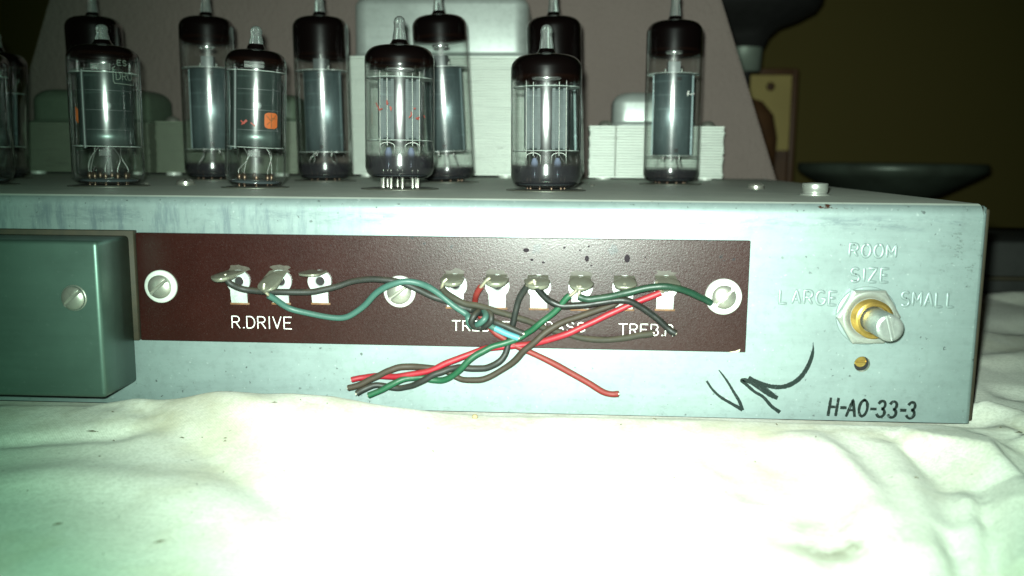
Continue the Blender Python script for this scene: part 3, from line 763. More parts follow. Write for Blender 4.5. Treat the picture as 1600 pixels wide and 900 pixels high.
# ------------------------------------------------------------------ wires
def wire(name, label, mat, pts, r=.80, bare=None, n=8, extra=None):
    P = [p if isinstance(p, Vector) else at(p[0], p[1], -p[2]) for p in pts]
    o0 = P[0]; root = thing('wire', label, 'wire', o0, group='loose wires on the terminal strip')
    Q = cr(P, n); sd = o0.x*.37
    Q = [q_+Vector((noise.noise((i*.09, sd, 1)), 0.35*noise.noise((i*.13, sd, 7)), noise.noise((i*.11, sd, 4))))*.22 for i, q_ in enumerate(Q)]
    b = MB(T(-o0.x, -o0.y, -o0.z)); b.tube(Q, r, 12, rf=lambda t: 1+.10*noise.noise((t*14, o0.x, 0)))
    b.build('insulation', mat, root)
    t0 = (Q[-1]-Q[-2]).normalized()
    if bare:
        B = [p if isinstance(p, Vector) else at(p[0], p[1], -p[2]) for p in bare]
        b = MB(T(-o0.x, -o0.y, -o0.z)); b.tube(cr(B, 6), r*.52, 8); b.build('bare_end', M['bare'], root)
    if extra:
        b = MB(T(-o0.x, -o0.y, -o0.z)); b.tube(Q[-extra:], r*1.05, 12); b.build('clean_section', M['w_sky'], root)
    b = MB(T(-o0.x, -o0.y, -o0.z)); b.tube([Q[-1]-t0*.5, Q[-1]+t0*.25], r*.5, 8); b.build('cut_end', M['bare'], root)
    return root
def helix(c0, c1, turns, rad, ph, steps=10):
    c0 = at(*c0[:2], -c0[2]); c1 = at(*c1[:2], -c1[2]); ax = (c1-c0).normalized(); u = ax.cross(Vector((0, 1, 0))).normalized(); v = ax.cross(u)
    N = int(turns*steps); return [c0.lerp(c1, k/N)+(u*math.cos(ph+2*PI*turns*k/N)+v*math.sin(ph+2*PI*turns*k/N))*rad for k in range(N+1)]
wire('wire', 'charcoal wire from the leftmost solder tag running right into the knot', M['w_char'],
     [(354, 436, 7), (361, 444, 7), (380, 452, 5.5), (405, 455, 5.2), (440, 456, 5.4), (480, 456, 4.6), (500, 454, 4.4), (525, 448, 4), (550, 440, 4), (575, 436, 4.5), (600, 437, 5), (622, 441, 5), (650, 452, 4.2), (675, 463, 3.2), (700, 471, 3.0), (722, 480, 3.2), (738, 485, 2.8), (748, 487, 4.6), (741, 494, 6.2), (736, 503, 6.2), (742, 511, 5.2), (752, 512, 4.4), (761, 508, 5.6), (768, 500, 6.2), (767, 491, 5.6), (759, 486, 4.4), (752, 490, 2.8), (756, 498, 2.2), (764, 501, 3.0)]
     + [(773, 503, 4.4), (785, 507, 5.0), (803, 515, 5.4), (817, 521, 5.4)],
     bare=[(352, 428, 7), (353, 434, 7), (357, 441, 7)], n=6)
wire('wire', 'pale teal wire from the second tag looping over the middle screw to the knot', M['w_teal'],
     [(419, 461, 6.6), (430, 468, 5.5), (453, 482, 3.4), (483, 490, 2.8), (517, 496, 2.8), (537, 496, 2.8), (553, 490, 3), (570, 477, 3.6), (587, 459, 5.2), (607, 446, 6.6), (630, 440, 7), (653, 442, 6.4), (670, 449, 5.0), (690, 463, 4.2), (710, 479, 3.9), (728, 491, 3.8), (732, 499, 4.6), (734, 507, 3.6), (741, 510, 2.4), (744, 507, 4.8), (750, 504, 6.6), (757, 498, 6.9), (759, 490, 5.6), (755, 485, 3.0), (752, 495, 2.2), (759, 505, 3.0)]
     + [(768, 510, 4.2), (785, 518, 4.6), (800, 525, 4.8), (810, 529, 4.8)],
     bare=[(413, 443, 7.5), (412, 450, 7.6), (415, 456, 7.2), (424, 465, 6)], n=6, extra=17)
wire('wire', 'olive brown wire from the fourth tag crossing right under the green and red wires', M['w_olive'],
     [(690, 449, 6.6), (694, 455, 6), (710, 466, 4.6), (728, 474, 4.4), (746, 478, 4.6), (770, 484, 4.0), (790, 491, 3.4), (810, 497, 3.0), (830, 504, 2.8), (852, 513, 2.6), (870, 518, 2.6), (887, 522, 2.6), (913, 528, 2.6), (947, 531, 2.8), (980, 527, 3.2), (1003, 523, 3.6), (1021, 521, 3.8)],
     bare=[(698, 436, 7), (693, 441, 7.2), (690, 451, 6.5)])
wire('wire', 'dull red wire from the fifth tag passing behind the knot to the lower right', M['w_dred'],
     [(751, 448, 6.0), (746, 457, 5), (742, 468, 3), (742, 479, 2.6), (747, 488, 2.5), (757, 502, 2.5), (768, 515, 2.5), (780, 525, 2.5), (795, 534, 2.6), (820, 546, 2.8), (853, 562, 3.0), (887, 580, 3.0), (920, 598, 3.0), (942, 612, 3.0), (958, 616, 3.0), (967, 616, 3.2)],
     bare=[(766, 434, 7), (760, 438, 6.8), (750, 450, 6)])
wire('wire', 'charcoal wire falling from the sixth tag and joining the braid at the left', M['w_char'],
     [(824, 446, 6.5), (816, 458, 5.5), (809, 472, 4.6), (805, 488, 4.2), (802, 504, 3.6), (799, 519, 3.0), (795, 533, 3.0), (790, 552, 3.4), (778, 567, 3.8), (760, 574, 3.6), (740, 576, 3.2), (720, 574, 3.2), (706, 576, 4.2), (692, 580, 5.0), (676, 586, 5.2), (660, 595, 5.0), (644, 602, 4.0), (628, 606, 3.0), (612, 605, 2.6), (598, 602, 2.6), (584, 602, 3), (570, 608, 3.6), (557, 615, 4)],
     bare=[(838, 440, 7.5), (830, 441, 7.3), (823, 447, 6.6)])
wire('wire', 'green wire hanging from the seventh tag down left through the braid', M['w_green'],
     [(890, 462, 6.6), (882, 470, 6.4), (870, 484, 6.0), (856, 496, 5.6), (840, 508, 5.4), (826, 519, 4.4), (812, 527, 4.0), (788, 536, 4.8), (766, 543, 5.2), (748, 552, 5.6), (734, 562, 5.8), (722, 575, 5.6), (708, 587, 4.6), (692, 594, 3.4), (676, 594, 3.0), (660, 590, 3.2), (644, 590, 4.0), (624, 595, 5.0), (608, 603, 5.2), (594, 611, 5.2), (576, 617, 5.2)],
     bare=[(903, 446, 7.4), (899, 455, 7), (889, 463, 6.6)])
wire('wire', 'bright red wire from the rightmost tag crossing down left into the braid', M['w_red'],
     [(1033, 457, 4.0), (1007, 467, 3.8), (980, 478, 3.8), (953, 490, 4.0), (920, 506, 4.2), (887, 521, 4.6), (860, 530, 4.2), (840, 535, 3.6), (820, 539, 2.8), (795, 541, 2.6), (770, 543, 3.0), (750, 548, 3.4), (730, 555, 3.8), (700, 567, 4.2), (676, 577, 4.4), (652, 583, 4.2), (628, 587, 4.0), (605, 588, 3.2), (580, 588, 2.6), (564, 590, 2.6), (549, 594, 2.8)],
     bare=[(1026, 440, 6.6), (1027, 448, 6), (1036, 456, 4)])
wire('wire', 'brown wire from the eighth tag sweeping under the crossing into the braid', M['w_brown'],
     [(968, 466, 3.0), (960, 475, 2.8), (930, 486, 3.2), (903, 496, 4.0), (880, 504, 4.8), (855, 518, 5.6), (837, 532, 5.8), (820, 547, 5.4), (808, 560, 4.8), (790, 574, 4.2), (770, 586, 3.8), (750, 593, 3.6), (730, 594, 3.2), (714, 590, 2.6), (700, 581, 2.4), (686, 577, 2.4), (664, 574, 3.0), (640, 572, 4.4), (620, 575, 5.0), (604, 581, 5.2), (584, 591, 5.2), (564, 600, 5.2), (544, 606, 5.2)],
     bare=[(976, 444, 7), (975, 452, 5.8), (969, 466, 3.2)])
wire('wire', 'dark green wire from the seventh tag arching right to the round washer', M['w_dgreen'],
     [(904, 463, 7.0), (914, 467, 7.0), (927, 467, 7.0), (953, 463, 7.4), (980, 457, 8.0), (1007, 451, 8.2), (1033, 448, 8.4), (1057, 451, 8.0), (1080, 457, 6.6), (1097, 466, 5.2), (1111, 473, 4.4)],
     r=.86, bare=[(907, 446, 7.4), (905, 455, 7.2), (905, 464, 7)])
wire('wire', 'glossy black wire from the sixth tag curving right and down across the lettering', M['w_black'],
     [(838, 449, 7.4), (850, 462, 6.6), (863, 473, 6.2), (880, 478, 6.2), (907, 477, 6.0), (937, 472, 5.8), (963, 469, 5.6), (985, 471, 5.4), (1003, 480, 5.0), (1023, 495, 4.6), (1043, 512, 4.4), (1055, 520, 4.4)],
     r=.86, bare=[(834, 437, 7.6), (836, 444, 7.6), (840, 452, 7.2)])

# ------------------------------------------------------------------ transformers
def lam_stack(b, x0, x1, y0, y1, z0, z1, pitch=.95, jit=.28):
    n = int((z1-z0)/pitch); pitch = (z1-z0)/n
    for k in range(n):
        a, c = random.uniform(-jit, jit), random.uniform(-jit, jit)
        b.box(x0+a, y0+random.uniform(-jit, jit), z0+k*pitch+.02, x1+c, y1, z0+(k+1)*pitch-.42)
def bell(b, x0, x1, y0, y1, z0, h, r, lip=2.0):
    """pressed end bell: a rounded block rising from a thin flange"""
    def ring(ins, z, rr):
        pts = []
        for (cx, cy, a0) in ((x1-ins-rr, y1-ins-rr, 0), (x0+ins+rr, y1-ins-rr, PI/2), (x0+ins+rr, y0+ins+rr, PI), (x1-ins-rr, y0+ins+rr, 1.5*PI)):
            for k in range(7): a = a0+PI/2*k/6; pts.append((cx+rr*math.cos(a), cy+rr*math.sin(a), z))
        return pts
    secs = [(-lip, z0, r), (-lip, z0+.7, r), (-.6, z0+.75, r), (-.1, z0+1.4, r), (0, z0+2.4, r)]
    for k in range(1, 9):
        a = PI/2*k/8; secs.append((r*(1-math.cos(a)), z0+h-r+r*math.sin(a), max(.4, r*(1-.0*k))))
    vv = []; n = 28
    for ins, z, rr in secs: vv += ring(ins, z, rr)
    b.add(vv, [(i*n+k, i*n+(k+1) % n, (i+1)*n+(k+1) % n, (i+1)*n+k) for i in range(len(secs)-1) for k in range(n)], True)
    b.add(vv[-n:], [tuple(range(n))])
def transformer(label, core, cap, Y0, dep, mat, capmat, bolts=(), feet=(), pitch=1.25, capdep=None, caplip=2.0, zb=None, joint=None):
    """core=(px0,px1,pytop,pybottom) cap=(px0,px1,pytop) read on the plane Y0"""
    ym = (core[2]+core[3])/2
    a = at(core[0], ym, Y0); c = at(core[1], ym, Y0); mid = (core[0]+core[1])/2
    zt_ = at(mid, core[2], Y0).z; zb_ = max(.8, at(mid, core[3], Y0).z) if zb is None else zb
    root = thing('transformer', label, 'transformer', ((a.x+c.x)/2, Y0+dep/2, 0)); O = T(-(a.x+c.x)/2, -Y0-dep/2, 0)
    b = MB(O); lam_stack(b, a.x, c.x, Y0, Y0+dep, zb_, zt_, pitch)
    MB(O).box(a.x+.6, Y0+1.0, zb_+.2, c.x-.5, Y0+dep-.5, zt_-.25).build('gap_shade_box', M['core'], root)  # dark box added so the gaps between the plates look shaded
    o = b.build('lamination_stack', mat, root, recalc=False); o['kind'] = 'stuff'
    if joint:
        q_ = at(joint, 220, Y0); MB(O).box(q_.x-.22, Y0-.33, zb_+.3, q_.x+.22, Y0, zt_-.3).build('core_joint', M['rim'], root)
    cy0, cy1 = (Y0+3, Y0+dep-3) if capdep is None else (Y0+capdep[0], Y0+capdep[1])
    p0 = at(cap[0], cap[2]+20, cy0); p1 = at(cap[1], cap[2]+20, cy0); ph = at((cap[0]+cap[1])/2, cap[2], cy0)
    b = MB(O); bell(b, p0.x, p1.x, cy0, cy1, zt_, ph.z-zt_, min(7, (ph.z-zt_)*.42), caplip); b.build('end_bell', capmat, root)
    b = MB(O); bell(b, p0.x+2, p1.x-2, cy0+1, cy1-1, .05, max(.6, zb_-.1), .25, 0) if False else None
    for bx in bolts:
        q_ = at(bx, core[2], Y0+6)
        bb = MB(O @ T(q_.x, Y0+6, zt_)); bb.lathe([(3.4, 0), (3.3, .5), (2.6, 1.6), (1.2, 2.3), (.05, 2.4)], 20); bb.build('bolt_head', M['screw'], root)
    for fx in feet:
        q_ = at(fx, core[3], Y0+6)
        bb = MB(O @ T(q_.x, Y0+6, 0)); bb.lathe([(3.6, 0), (3.6, 1.2), (4.1, 1.3), (4.1, zb_)], 24, smooth=False); bb.build('foot_spacer', M['washer'], root)
    return root
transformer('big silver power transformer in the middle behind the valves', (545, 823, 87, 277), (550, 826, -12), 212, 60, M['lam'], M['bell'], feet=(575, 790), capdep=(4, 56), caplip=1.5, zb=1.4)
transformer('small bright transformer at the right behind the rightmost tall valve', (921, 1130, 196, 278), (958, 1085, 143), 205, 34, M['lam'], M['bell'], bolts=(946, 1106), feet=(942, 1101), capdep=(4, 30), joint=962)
transformer('wide dimly lit transformer at the far left with domed green-grey cover', (38, 233, 191, 268), (42, 226, 138), 214, 44, M['lam_shaded'], M['bell_dull'], feet=(60, 215), capdep=(3, 40), zb=1.2)
transformer('small dimly lit transformer between the left valves', (244, 464, 189, 270), (292, 462, 146), 205, 34, M['lam_shaded'], M['bell_dull'], bolts=(270, 440), feet=(272, 440), capdep=(5, 30))

# ------------------------------------------------------------------ vacuum tubes
def tube_profile(r, h, tip, neck=2.4):
    """glass outline from the base to where the neck starts"""
    P = [(r*.30, 0), (r*.62, .05), (r*.82, .5), (r*.94, 1.5), (r, 3.4), (r, h-5.2)]
    for k in range(1, 9):
        a = PI/2*k/8; rr = r*.42
        P.append((r-rr*(1-math.cos(a)), h-5.2+5.2*math.sin(a)*.82))
    P += [(r*.42, h-.72), (r*.30, h-.35), (neck*1.15, h+.3), (neck*.95, h+1.2)]
    return P
def resample(P, step=.7):
    out = []
    for (r0, z0), (r1, z1) in zip(P, P[1:]):
        n = max(1, int(math.hypot(r1-r0, z1-z0)/step)); out += [(r0+(r1-r0)*k/n, z0+(z1-z0)*k/n) for k in range(n)]
    out.append(P[-1]); return out
def vtube(label, base, top, tipy, Y, r, kind, getter, basedark=0, lift=.8, group=None, shoulder=None, rot=0, plate=(13, 44), decal=None, wsx=.83):
    """base=(px,py) of the foot, top=(px,py) of the glass shoulder crown"""
    p0 = at(base[0], base[1], Y); p0.z = 0
    p1 = at(top[0], top[1], Y); H = p1.z
    lean = math.atan2(p1.x-p0.x, H)
    root = thing('vacuum_tube', label, 'vacuum tube', p0, (random.uniform(-.01, .01), lean, 0), group)
    h = H/math.cos(lean)-lift; L = T(0, 0, lift)
    P = tube_profile(r, h, 0); tiph = (at(top[0], tipy, Y).z-H)
    getter = h-(at(top[0], getter, Y).z-lift)
    if basedark: basedark = at(base[0], basedark, Y).z-lift
    g = MB(L); g.lathe(P, 56, cap0=True); g.build('glass_envelope', M['glass'], root)
    # pinched-off tip
    nk = [(2.28, h+1.1), (2.2, h+2.0), (1.9, h+tiph*.45), (1.75, h+tiph*.62), (1.9, h+tiph*.78), (1.5, h+tiph*.93), (.7, h+tiph), (.02, h+tiph+.1)]
    if tiph > 2.5:
        nk = [(a_, z_) for a_, z_ in nk]; b = MB(L); b.lathe(nk, 20); b.build('glass_tip', M['tip'], root)
    # silvered getter film on the inside
    Pi = [(q_[0]*.982, q_[1]-.12) for q_ in resample([q_ for q_ in P if q_[1] > h-getter-5 or q_[0] == r]) if q_[1] > h-getter-.8]
    fd = [min(1, max(0, (q_[1]-(h-getter-.8))/2.0)) for q_ in Pi]
    MB(L).lathe(Pi, 48, fades=fd).build('getter_film', M['getter'], root)
    if basedark:
        Pb = [(max(.2, q_[0]*.975), q_[1]+.15) for q_ in resample(P[:6]) if q_[1] < basedark+2]
        fd = [min(1, max(0, (basedark+1.2-q_[1])/1.8))*.66 for q_ in Pb]
        MB(L).lathe(Pb, 48, fades=fd).build('base_film', M['base_film'], root)
    rg = h-getter-.9
    MB(L).lathe([(r*.86, rg), (r*.93, rg-.25), (r*.93, rg-.45)], 48).build('film_edge', M['film_edge'], root)
    # glass button and press
    MB(L).lathe([(.1, 2.2), (r*.5, 2.1), (r*.78, 1.6), (r*.86, 1.0), (r*.5, .6), (.1, .6)], 36).build('glass_button', M['press'], root)
    z0, z1 = (at(base[0], plate[0], Y).z-lift, at(top[0], plate[1], Y).z-lift)
    az = math.atan2(-p0.x, CD+Y); root['facing'] = az   # prints and plates face the front of the bench, towards the flash
    R_ = Matrix.Rotation(rot+(az if kind != 'tall' else 0), 4, 'Z')
    npin = 7 if r < 10 else 9; prad = r*.53
    wl = MB(L)
    for k in range(npin):
        a = 2*PI*(k+.5)/(npin+1)+PI/2; x, y = prad*math.cos(a), prad*math.sin(a)
        b = MB(); b.lathe([(.5, .1), (.52, lift+1.6), (.75, lift+2.0), (.75, lift+3.2), (.3, lift+3.8)], 10, cx=x, cy=y); b.build('pin', M['pin' if lift > 2 else 'pin_dull'], root)
        u1, u2 = random.uniform(.4, 1.3), random.uniform(.2, .9)
        if k % 3 != 1: wl.tube(cr([(x, y, 3), (x*1.02, y*1.02, 4.6+random.random()), (x*u1, y*.8, z0-random.uniform(2, 4)), (x*u2, y*.5, z0+.3)], 6), random.choice((.09, .12, .2)), 6)
    wl.build('lead_wires', M['wirelet'], root)
    def mica(z, rr=.955, notch=True):
        b = MB(L @ R_); n = 48
        ring_ = [(r*rr*(1-.05*((k % 6) == 0))*math.cos(2*PI*k/n), r*rr*(1-.05*((k % 6) == 0))*math.sin(2*PI*k/n)*.94) for k in range(n)]
        b.add([(x, y, z) for x, y in ring_]+[(x, y, z+.24) for x, y in ring_], [tuple(range(n-1, -1, -1)), tuple(range(n, 2*n))]+[(k, (k+1) % n, (k+1) % n+n, k+n) for k in range(n)])
        b.build('mica_spacer', M['mica'], root)
    mica(z0-.5); mica(z1+.2)
    if kind == 'tall':
        sx, sy = r*.68, r*.50
        b = MB(L @ R_); b.lathe([(1, z0), (1.0, z1)], 40, sx=sx, sy=sy, cap0=True, cap1=True); 
        b.build('anode', M['anode_blue'], root)
        for s_ in (-1, 1):
            MB(L @ R_).box(s_*sx-.1, -.25, z0, s_*sx+.1+s_*.6, .25, z1).build('anode_fin', M['anode_blue'], root)
        b = MB(L @ R_); b.box(-2.4, -2.6, z1+.6, 2.4, 2.0, z1+5.2); b.build('top_shield', M['cath'], root)
        for x in (-3.2, 3.2, 0): MB(L @ R_).tube([(x, -.5, z0-2), (x, -.5, z1+2.6)], .35, 6).build('support_rod', M['wirelet'], root)
        MB(L @ R_).box(.5, -sy-.05, z0+.8, 2.0, -sy*.9, z0+2.4).build('anode_notch', M['black'], root)
        MB(L @ R_).box(.8, -sy-.05, z1-2.4, 2.6, -sy*.9, z1-1.0).build('anode_notch', M['black'], root)
        MB(L).lathe([(3.2, z1+8.5), (3.4, z1+9.3), (2.2, z1+9.4), (2.1, z1+8.6)], 20, cy=-1).build('getter_ring', M['cup'], root)
        MB(L).tube([(0, -1, z1+1), (0, -1, z1+8.8)], .3, 6).build('getter_stalk', M['wirelet'], root)
    elif kind == 'wide':
        sx, sy = r*wsx, r*.66
        prof = []
        nb_ = 4; zz = z0
        for k in range(nb_):
            a0, a1 = z0+(z1-z0)*k/nb_, z0+(z1-z0)*(k+1)/nb_
            prof += [(1, a0), (1, a1)]
        b = MB(L @ R_); b.lathe(prof, 40, sx=sx, sy=sy, cap0=True, cap1=True); b.build('anode', M['anode_dark'], root)
        for k in range(1, nb_):
            zb1 = z0+(z1-z0)*(k-.25+.1*k)/nb_; MB(L @ R_).lathe([(1.0, zb1), (1.006, zb1+.06), (1.006, zb1+.2), (1.0, zb1+.26)], 40, sx=sx, sy=sy).build('anode_band', M['cath'], root)
        MB(L @ R_).tube([(-sx*.80, -sy*.72, z0-1), (-sx*.80, -sy*.72, z1+1)], .6, 8).build('support_rod', M['cath'], root)
        b = MB(L @ R_ @ T(.4, -sy-.12, (z0+z1)/2+1.2) @ FACE); b.lathe([(1.35, 0), (1.3, .12), (1.0, .12), (.95, 0)], 24); b.build('hole_rim', M['cath'], root)
        MB(L @ R_ @ T(.4, -sy-.10, (z0+z1)/2+1.2) @ FACE).lathe([(.01, 0), (1.0, 0)], 20).build('sight_hole', M['cath'], root)
        MB(L).box(-2.8, -3, z1+1.4, 3.4, -2.2, z1+3.4).build('getter_holder', M['cup'], root)
        MB(L).box(-1.6, -2.6, z0-3.4, 2.2, -2.1, z0-1.4).build('lower_shield', M['cup'], root)
    else:
        for s_ in (-1, 1):
            b = MB(L @ R_); cxx = s_*r*.36
            b.rbox(cxx-r*.26, -r*.30, z0, cxx+r*.26, r*.30, z1, .8, 2); b.build('anode', M['anode_rib'], root)
            for q_ in (-1, 1):
                MB(L @ R_).box(cxx+q_*r*.15-.45, -r*.30-.9, z0, cxx+q_*r*.15+.45, -r*.30, z1).build('anode_rib', M['anode_rib'], root)
            MB(L @ R_).box(cxx-s_*.2-.12, -r*.62, z0, cxx-s_*.2+.12, -r*.30, z1).build('cooling_fin', M['anode_rib'], root)
            MB(L @ R_).tube([(cxx+s_*2.2, -r*.5, z0-2.5), (cxx+s_*2.2, -r*.5, z1+2.2)], .16, 6).build('support_rod', M['wirelet'], root)
            MB(L @ R_).tube([(cxx, -r*.4, z0-2), (cxx, -r*.4, z1+1.8)], .2, 6).build('support_rod', M['wirelet'], root)
            lp_ = [(cxx+2.3*math.cos(a), -r*.35, z0-1.2-1.1+1.3*math.sin(a)) for a in [PI*k/10 for k in range(11)]]
            MB(L @ R_).tube([(cxx+2.3, -r*.3, z0-4.5)]+lp_+[(cxx-2.3, -r*.3, z0-4.5)], .2, 6).build('heater_loop', M['wirelet'], root)
            MB(L @ R_).lathe([(1.0, 3), (1.15, z0-4), (.6, z0-2.6)], 14, cx=cxx*.9, cy=-r*.2).build('lead_bead', simple('bead', (.16, .18, .26), .2, .15) if 'bead' not in bpy.data.materials else bpy.data.materials['bead'], root)
        b = MB(L @ R_); b.lathe([(.1, z0), (2.0, z0), (2.0, z1), (.1, z1)], 32, cy=-r*.22); b.build('centre_shield', M['shield'], root)
        MB(L).lathe([(4.5, z1+3.0), (4.8, z1+3.6), (3.6, z1+3.7), (3.4, z1+3.1)], 26, sy=.8).build('getter_ring', M['cup'], root)
        MB(L).tube([(0, 0, z1), (0, -1, z1+3.2)], .25, 6).build('getter_stalk', M['wirelet'], root)
    if decal: decal(root, L, r)
    # the socket the tube is plugged into belongs to the chassis
    b = MB(OFF @ T(p0.x, p0.y, 0)); b.lathe([(r*1.14, .0), (r*1.14, .28), (r*1.02, .42), (r*.9, .45), (r*.88, .1)], 40); sk = b.build('socket_flange', M['flange'], chassis)
    MB(OFF @ T(p0.x, p0.y, 0)).lathe([(r*.9, .2), (r*.88, .5), (.3, .55)], 32).build('socket', M['socket'], sk)
    return root
def on_glass(strokes_, L, r, wdt, name, mat, root, lab=None):
    """bend flat strokes (u across mm, z up) round the glass"""
    b = ribbons(strokes_, wdt, 0); az = root['facing']
    b.v = [(lambda a: ((r+.03+(-y)*.3)*math.sin(a), -(r+.03+(-y)*.3)*math.cos(a), z+L[2][3]))(x/r+az) for x, y, z in b.v]
    o = b.build(name, mat, root)
    if lab: o['label'] = lab
def dec2(root, L, r):
    n = 14; vv = []; ff = []
    for j in range(n+1):
        t = -1+2*j/n; hw_ = 2.3*(1-abs(t)**5)**.2 if abs(t) < 1 else 1.2
        for i in range(9):
            u = 4.9+hw_*(-1+2*i/8); a = u/r+root['facing']; vv.append(((r+.02)*math.sin(a), -(r+.02)*math.cos(a), 20.8+2.45*t))
    ff = [(j*9+i, j*9+i+1, (j+1)*9+i+1, (j+1)*9+i) for j in range(n) for i in range(8)]
    MB(L).add(vv, ff, True).build('printed_badge', M['orange'], root)['label'] = 'orange printed badge'
    on_glass([[(p_[0]+1.7, p_[1]) for p_ in l_] for l_ in [[(3.2, 18.7), (3.2, 22.9)], [(1.6, 22.3), (3.2, 20.6), (4.9, 22.5)], [(3.2, 21.6), (5.0, 21.4)], [(1.8, 19.6), (2.6, 20.3)]]], L, r+.03, .28, 'badge_mark', simple('badge_dark', (.12, .04, .01), 0, .6), root)
    on_glass([[(-4.6, 20.3), (-3.7, 19.5), (-2.8, 20.4)], [(-4.3, 19.3), (-3.0, 20.6)], [(-1.4, 19.8), (-.4, 19.0)]], L, r, .42, 'faded_print', M['redprint'], root)
def dec3(root, L, r):
    rr = random.Random(3)
    for u0, z0_ in ((-7.6, 23), (-6.4, 21.5), (-4.2, 23.2), (-3, 21.6), (3.2, 19.8), (4.6, 21), (5.6, 19.2), (8.4, 19.5)):
        st_ = [[(u0+rr.uniform(-.7, .7), z0_+rr.uniform(-.9, .9)) for _ in range(3)]]
        on_glass(st_, L, r, .38, 'faded_print', M['redprint'], root)
def dec1(root, L, r):
    on_glass(layout('DRU', 3.5, 8.8, 33.0, 2.2)+[[(3.0, 31.8), (2.6, 32.6), (2.6, 36.4), (3.2, 37)], [(3.0, 31.8), (9.4, 31.6)]]+layout('ES', 4.0, 7.0, 37.4, 1.6), L, r, .22, 'faint_print', M['faint'], root)
    on_glass([[(-9.8, 20), (-9.8, 24)], [(-9.2, 19.5), (-9.2, 23.5)]], L, r, .5, 'faded_print', M['orange'], root)
def decF(root, L, r):
    on_glass([[(6.0, 33.6), (6.0, 35.2), (6.7, 35.2)], [(6.1, 34.4), (6.6, 34.4)], [(7.3, 34.0), (7.9, 34.4)], [(8.6, 34.2), (9.2, 34.6)]], L, r, .26, 'faint_print', M['white_print'], root)

YF, YR = 61, 140
GF = 'short vacuum tubes in the front row'; GT = 'tall vacuum tubes in the back row'
vtube('short wide valve with mostly dark grey plate and faint etched lettering, leftmost whole front tube', (171, 290), (160, 68), 38, YF, 11, 'wide', 88, 0, group=GF, plate=(227, 117), decal=dec1, wsx=.74)
vtube('slimmer short valve with an orange printed badge on its glass', (399, 291), (401, 75), 41, YF, 9.5, 'wide', 97, 0, group=GF, plate=(228, 114), decal=dec2)
vtube('short valve lifted in its socket with its metal pins showing', (625, 294), (624, 68), 25, YF, 11, 'twin', 100, 243, lift=3.4, group=GF, plate=(218, 125), decal=dec3)
vtube('short clear valve with ribbed plates, the rightmost of the front row', (853, 298), (854, 82), 38, YF, 11.2, 'twin', 124, 258, lift=.9, group=GF, plate=(234, 139))
vtube('short valve cut by the left edge of the photo, nearer of the two there', (-35, 286), (-46, 75), 45, YF, 11, 'wide', 100, 0, group=GF, plate=(226, 120))
vtube('tall valve half hidden behind the leftmost whole front tube', (164, 281), (144, 24), -12, YR, 11, 'tall', 96, 265, group=GT, plate=(232, 112))
vtube('tall valve with short dark cap left of the orange badged valve', (333, 282), (322, 24), -12, YR, 11, 'tall', 62, 255, group=GT, plate=(232, 109), rot=.2)
vtube('tall valve with deep dark cap between the badged valve and the lifted valve', (509, 285), (500, 24), -12, YR, 11, 'tall', 89, 255, group=GT, plate=(236, 113), rot=-.15)
vtube('tall valve in front of the big silver transformer', (700, 287), (686, 22), -12, YR, 11, 'tall', 61, 262, group=GT, plate=(235, 108), rot=-.2)
vtube('tall valve hidden behind the ribbed clear front valve', (870, 288), (865, 24), -12, YR, 11, 'tall', 112, 260, group=GT, plate=(236, 116))
vtube('tall valve standing alone at the right with a black band round its foot', (1047, 289), (1055, 30), -12, YR, 11, 'tall', 82, 264, group=GT, plate=(242, 118), decal=decF)
vtube('dark topped valve at the left edge behind the nearer cut off one', (-2, 281), (-6, 78), 50, 128, 11, 'tall', 100, 262, group='mid height valve by the left edge', plate=(225, 145))

# ------------------------------------------------------------------ things behind
bY = 285
Bm = Mat('pinkish_board'); 
Bm.set(Base_Color=Bm.mix(Bm.noise(12, 5, .6), (.165, .130, .115), (.128, .100, .088)), Roughness=.85)
Bm.bump(Bm.math('ADD', Bm.noise(380, 4, .65), Bm.math('MULTIPLY', Bm.noise(120, 3, .6), .8)), 1.0, 1.2)
c0, c1, c2, c3 = at(75, 0, bY), at(38, 130, bY), at(1128, 0, bY), at(1213, 280, bY)
def ext(a, c, z): t = (z-a.z)/(c.z-a.z); return a.x+(c.x-a.x)*t
zt2, zb2 = 175, -50
b = MB(T(0, -bY, -zb2))
pts = [(ext(c0, c1, zb2), zb2), (ext(c2, c3, zb2), zb2), (ext(c2, c3, zt2), zt2), (ext(c0, c1, zt2), zt2)]
bm = bmesh.new(); vsx = [bm.verts.new((x, bY, z)) for x, z in pts]+[bm.verts.new((x, bY+9, z)) for x, z in pts]
for f in ((0, 1, 2, 3), (7, 6, 5, 4), (0, 4, 5, 1), (1, 5, 6, 2), (2, 6, 7, 3), (3, 7, 4, 0)): bm.faces.new([vsx[i] for i in f])
bmesh.ops.bevel(bm, geom=bm.edges[:], offset=1.5, segments=3, affect='EDGES'); bm.verts.index_update()
b.add([v.co[:] for v in bm.verts], [[v.index for v in f.verts] for f in bm.faces]); bm.free()
o = b.build('tapered_board', Bm.m); o.location = (0, bY*MM, zb2*MM)
tag(o, 'tapering pinkish grey rough board standing behind the transformers', 'board')

M['dish'] = simple('dark_green_metal', (.10, .13, .10), .3, .4, .5, 30, (.05, .06, .045))
M['greyblock'] = simple('pale_green_metal', (.30, .36, .30), .3, .5, .5, 60, (.2, .25, .2))
M['darkrubber'] = simple('dark_rubber', (.03, .03, .028), 0, .6, .4, 40)
M['yellow'] = simple('yellow_panel', (.50, .39, .12), 0, .55, .4, 20, (.42, .32, .10))
M['wood'] = simple('dark_wood', (.14, .065, .025), 0, .5, .5, 40, (.08, .04, .02))
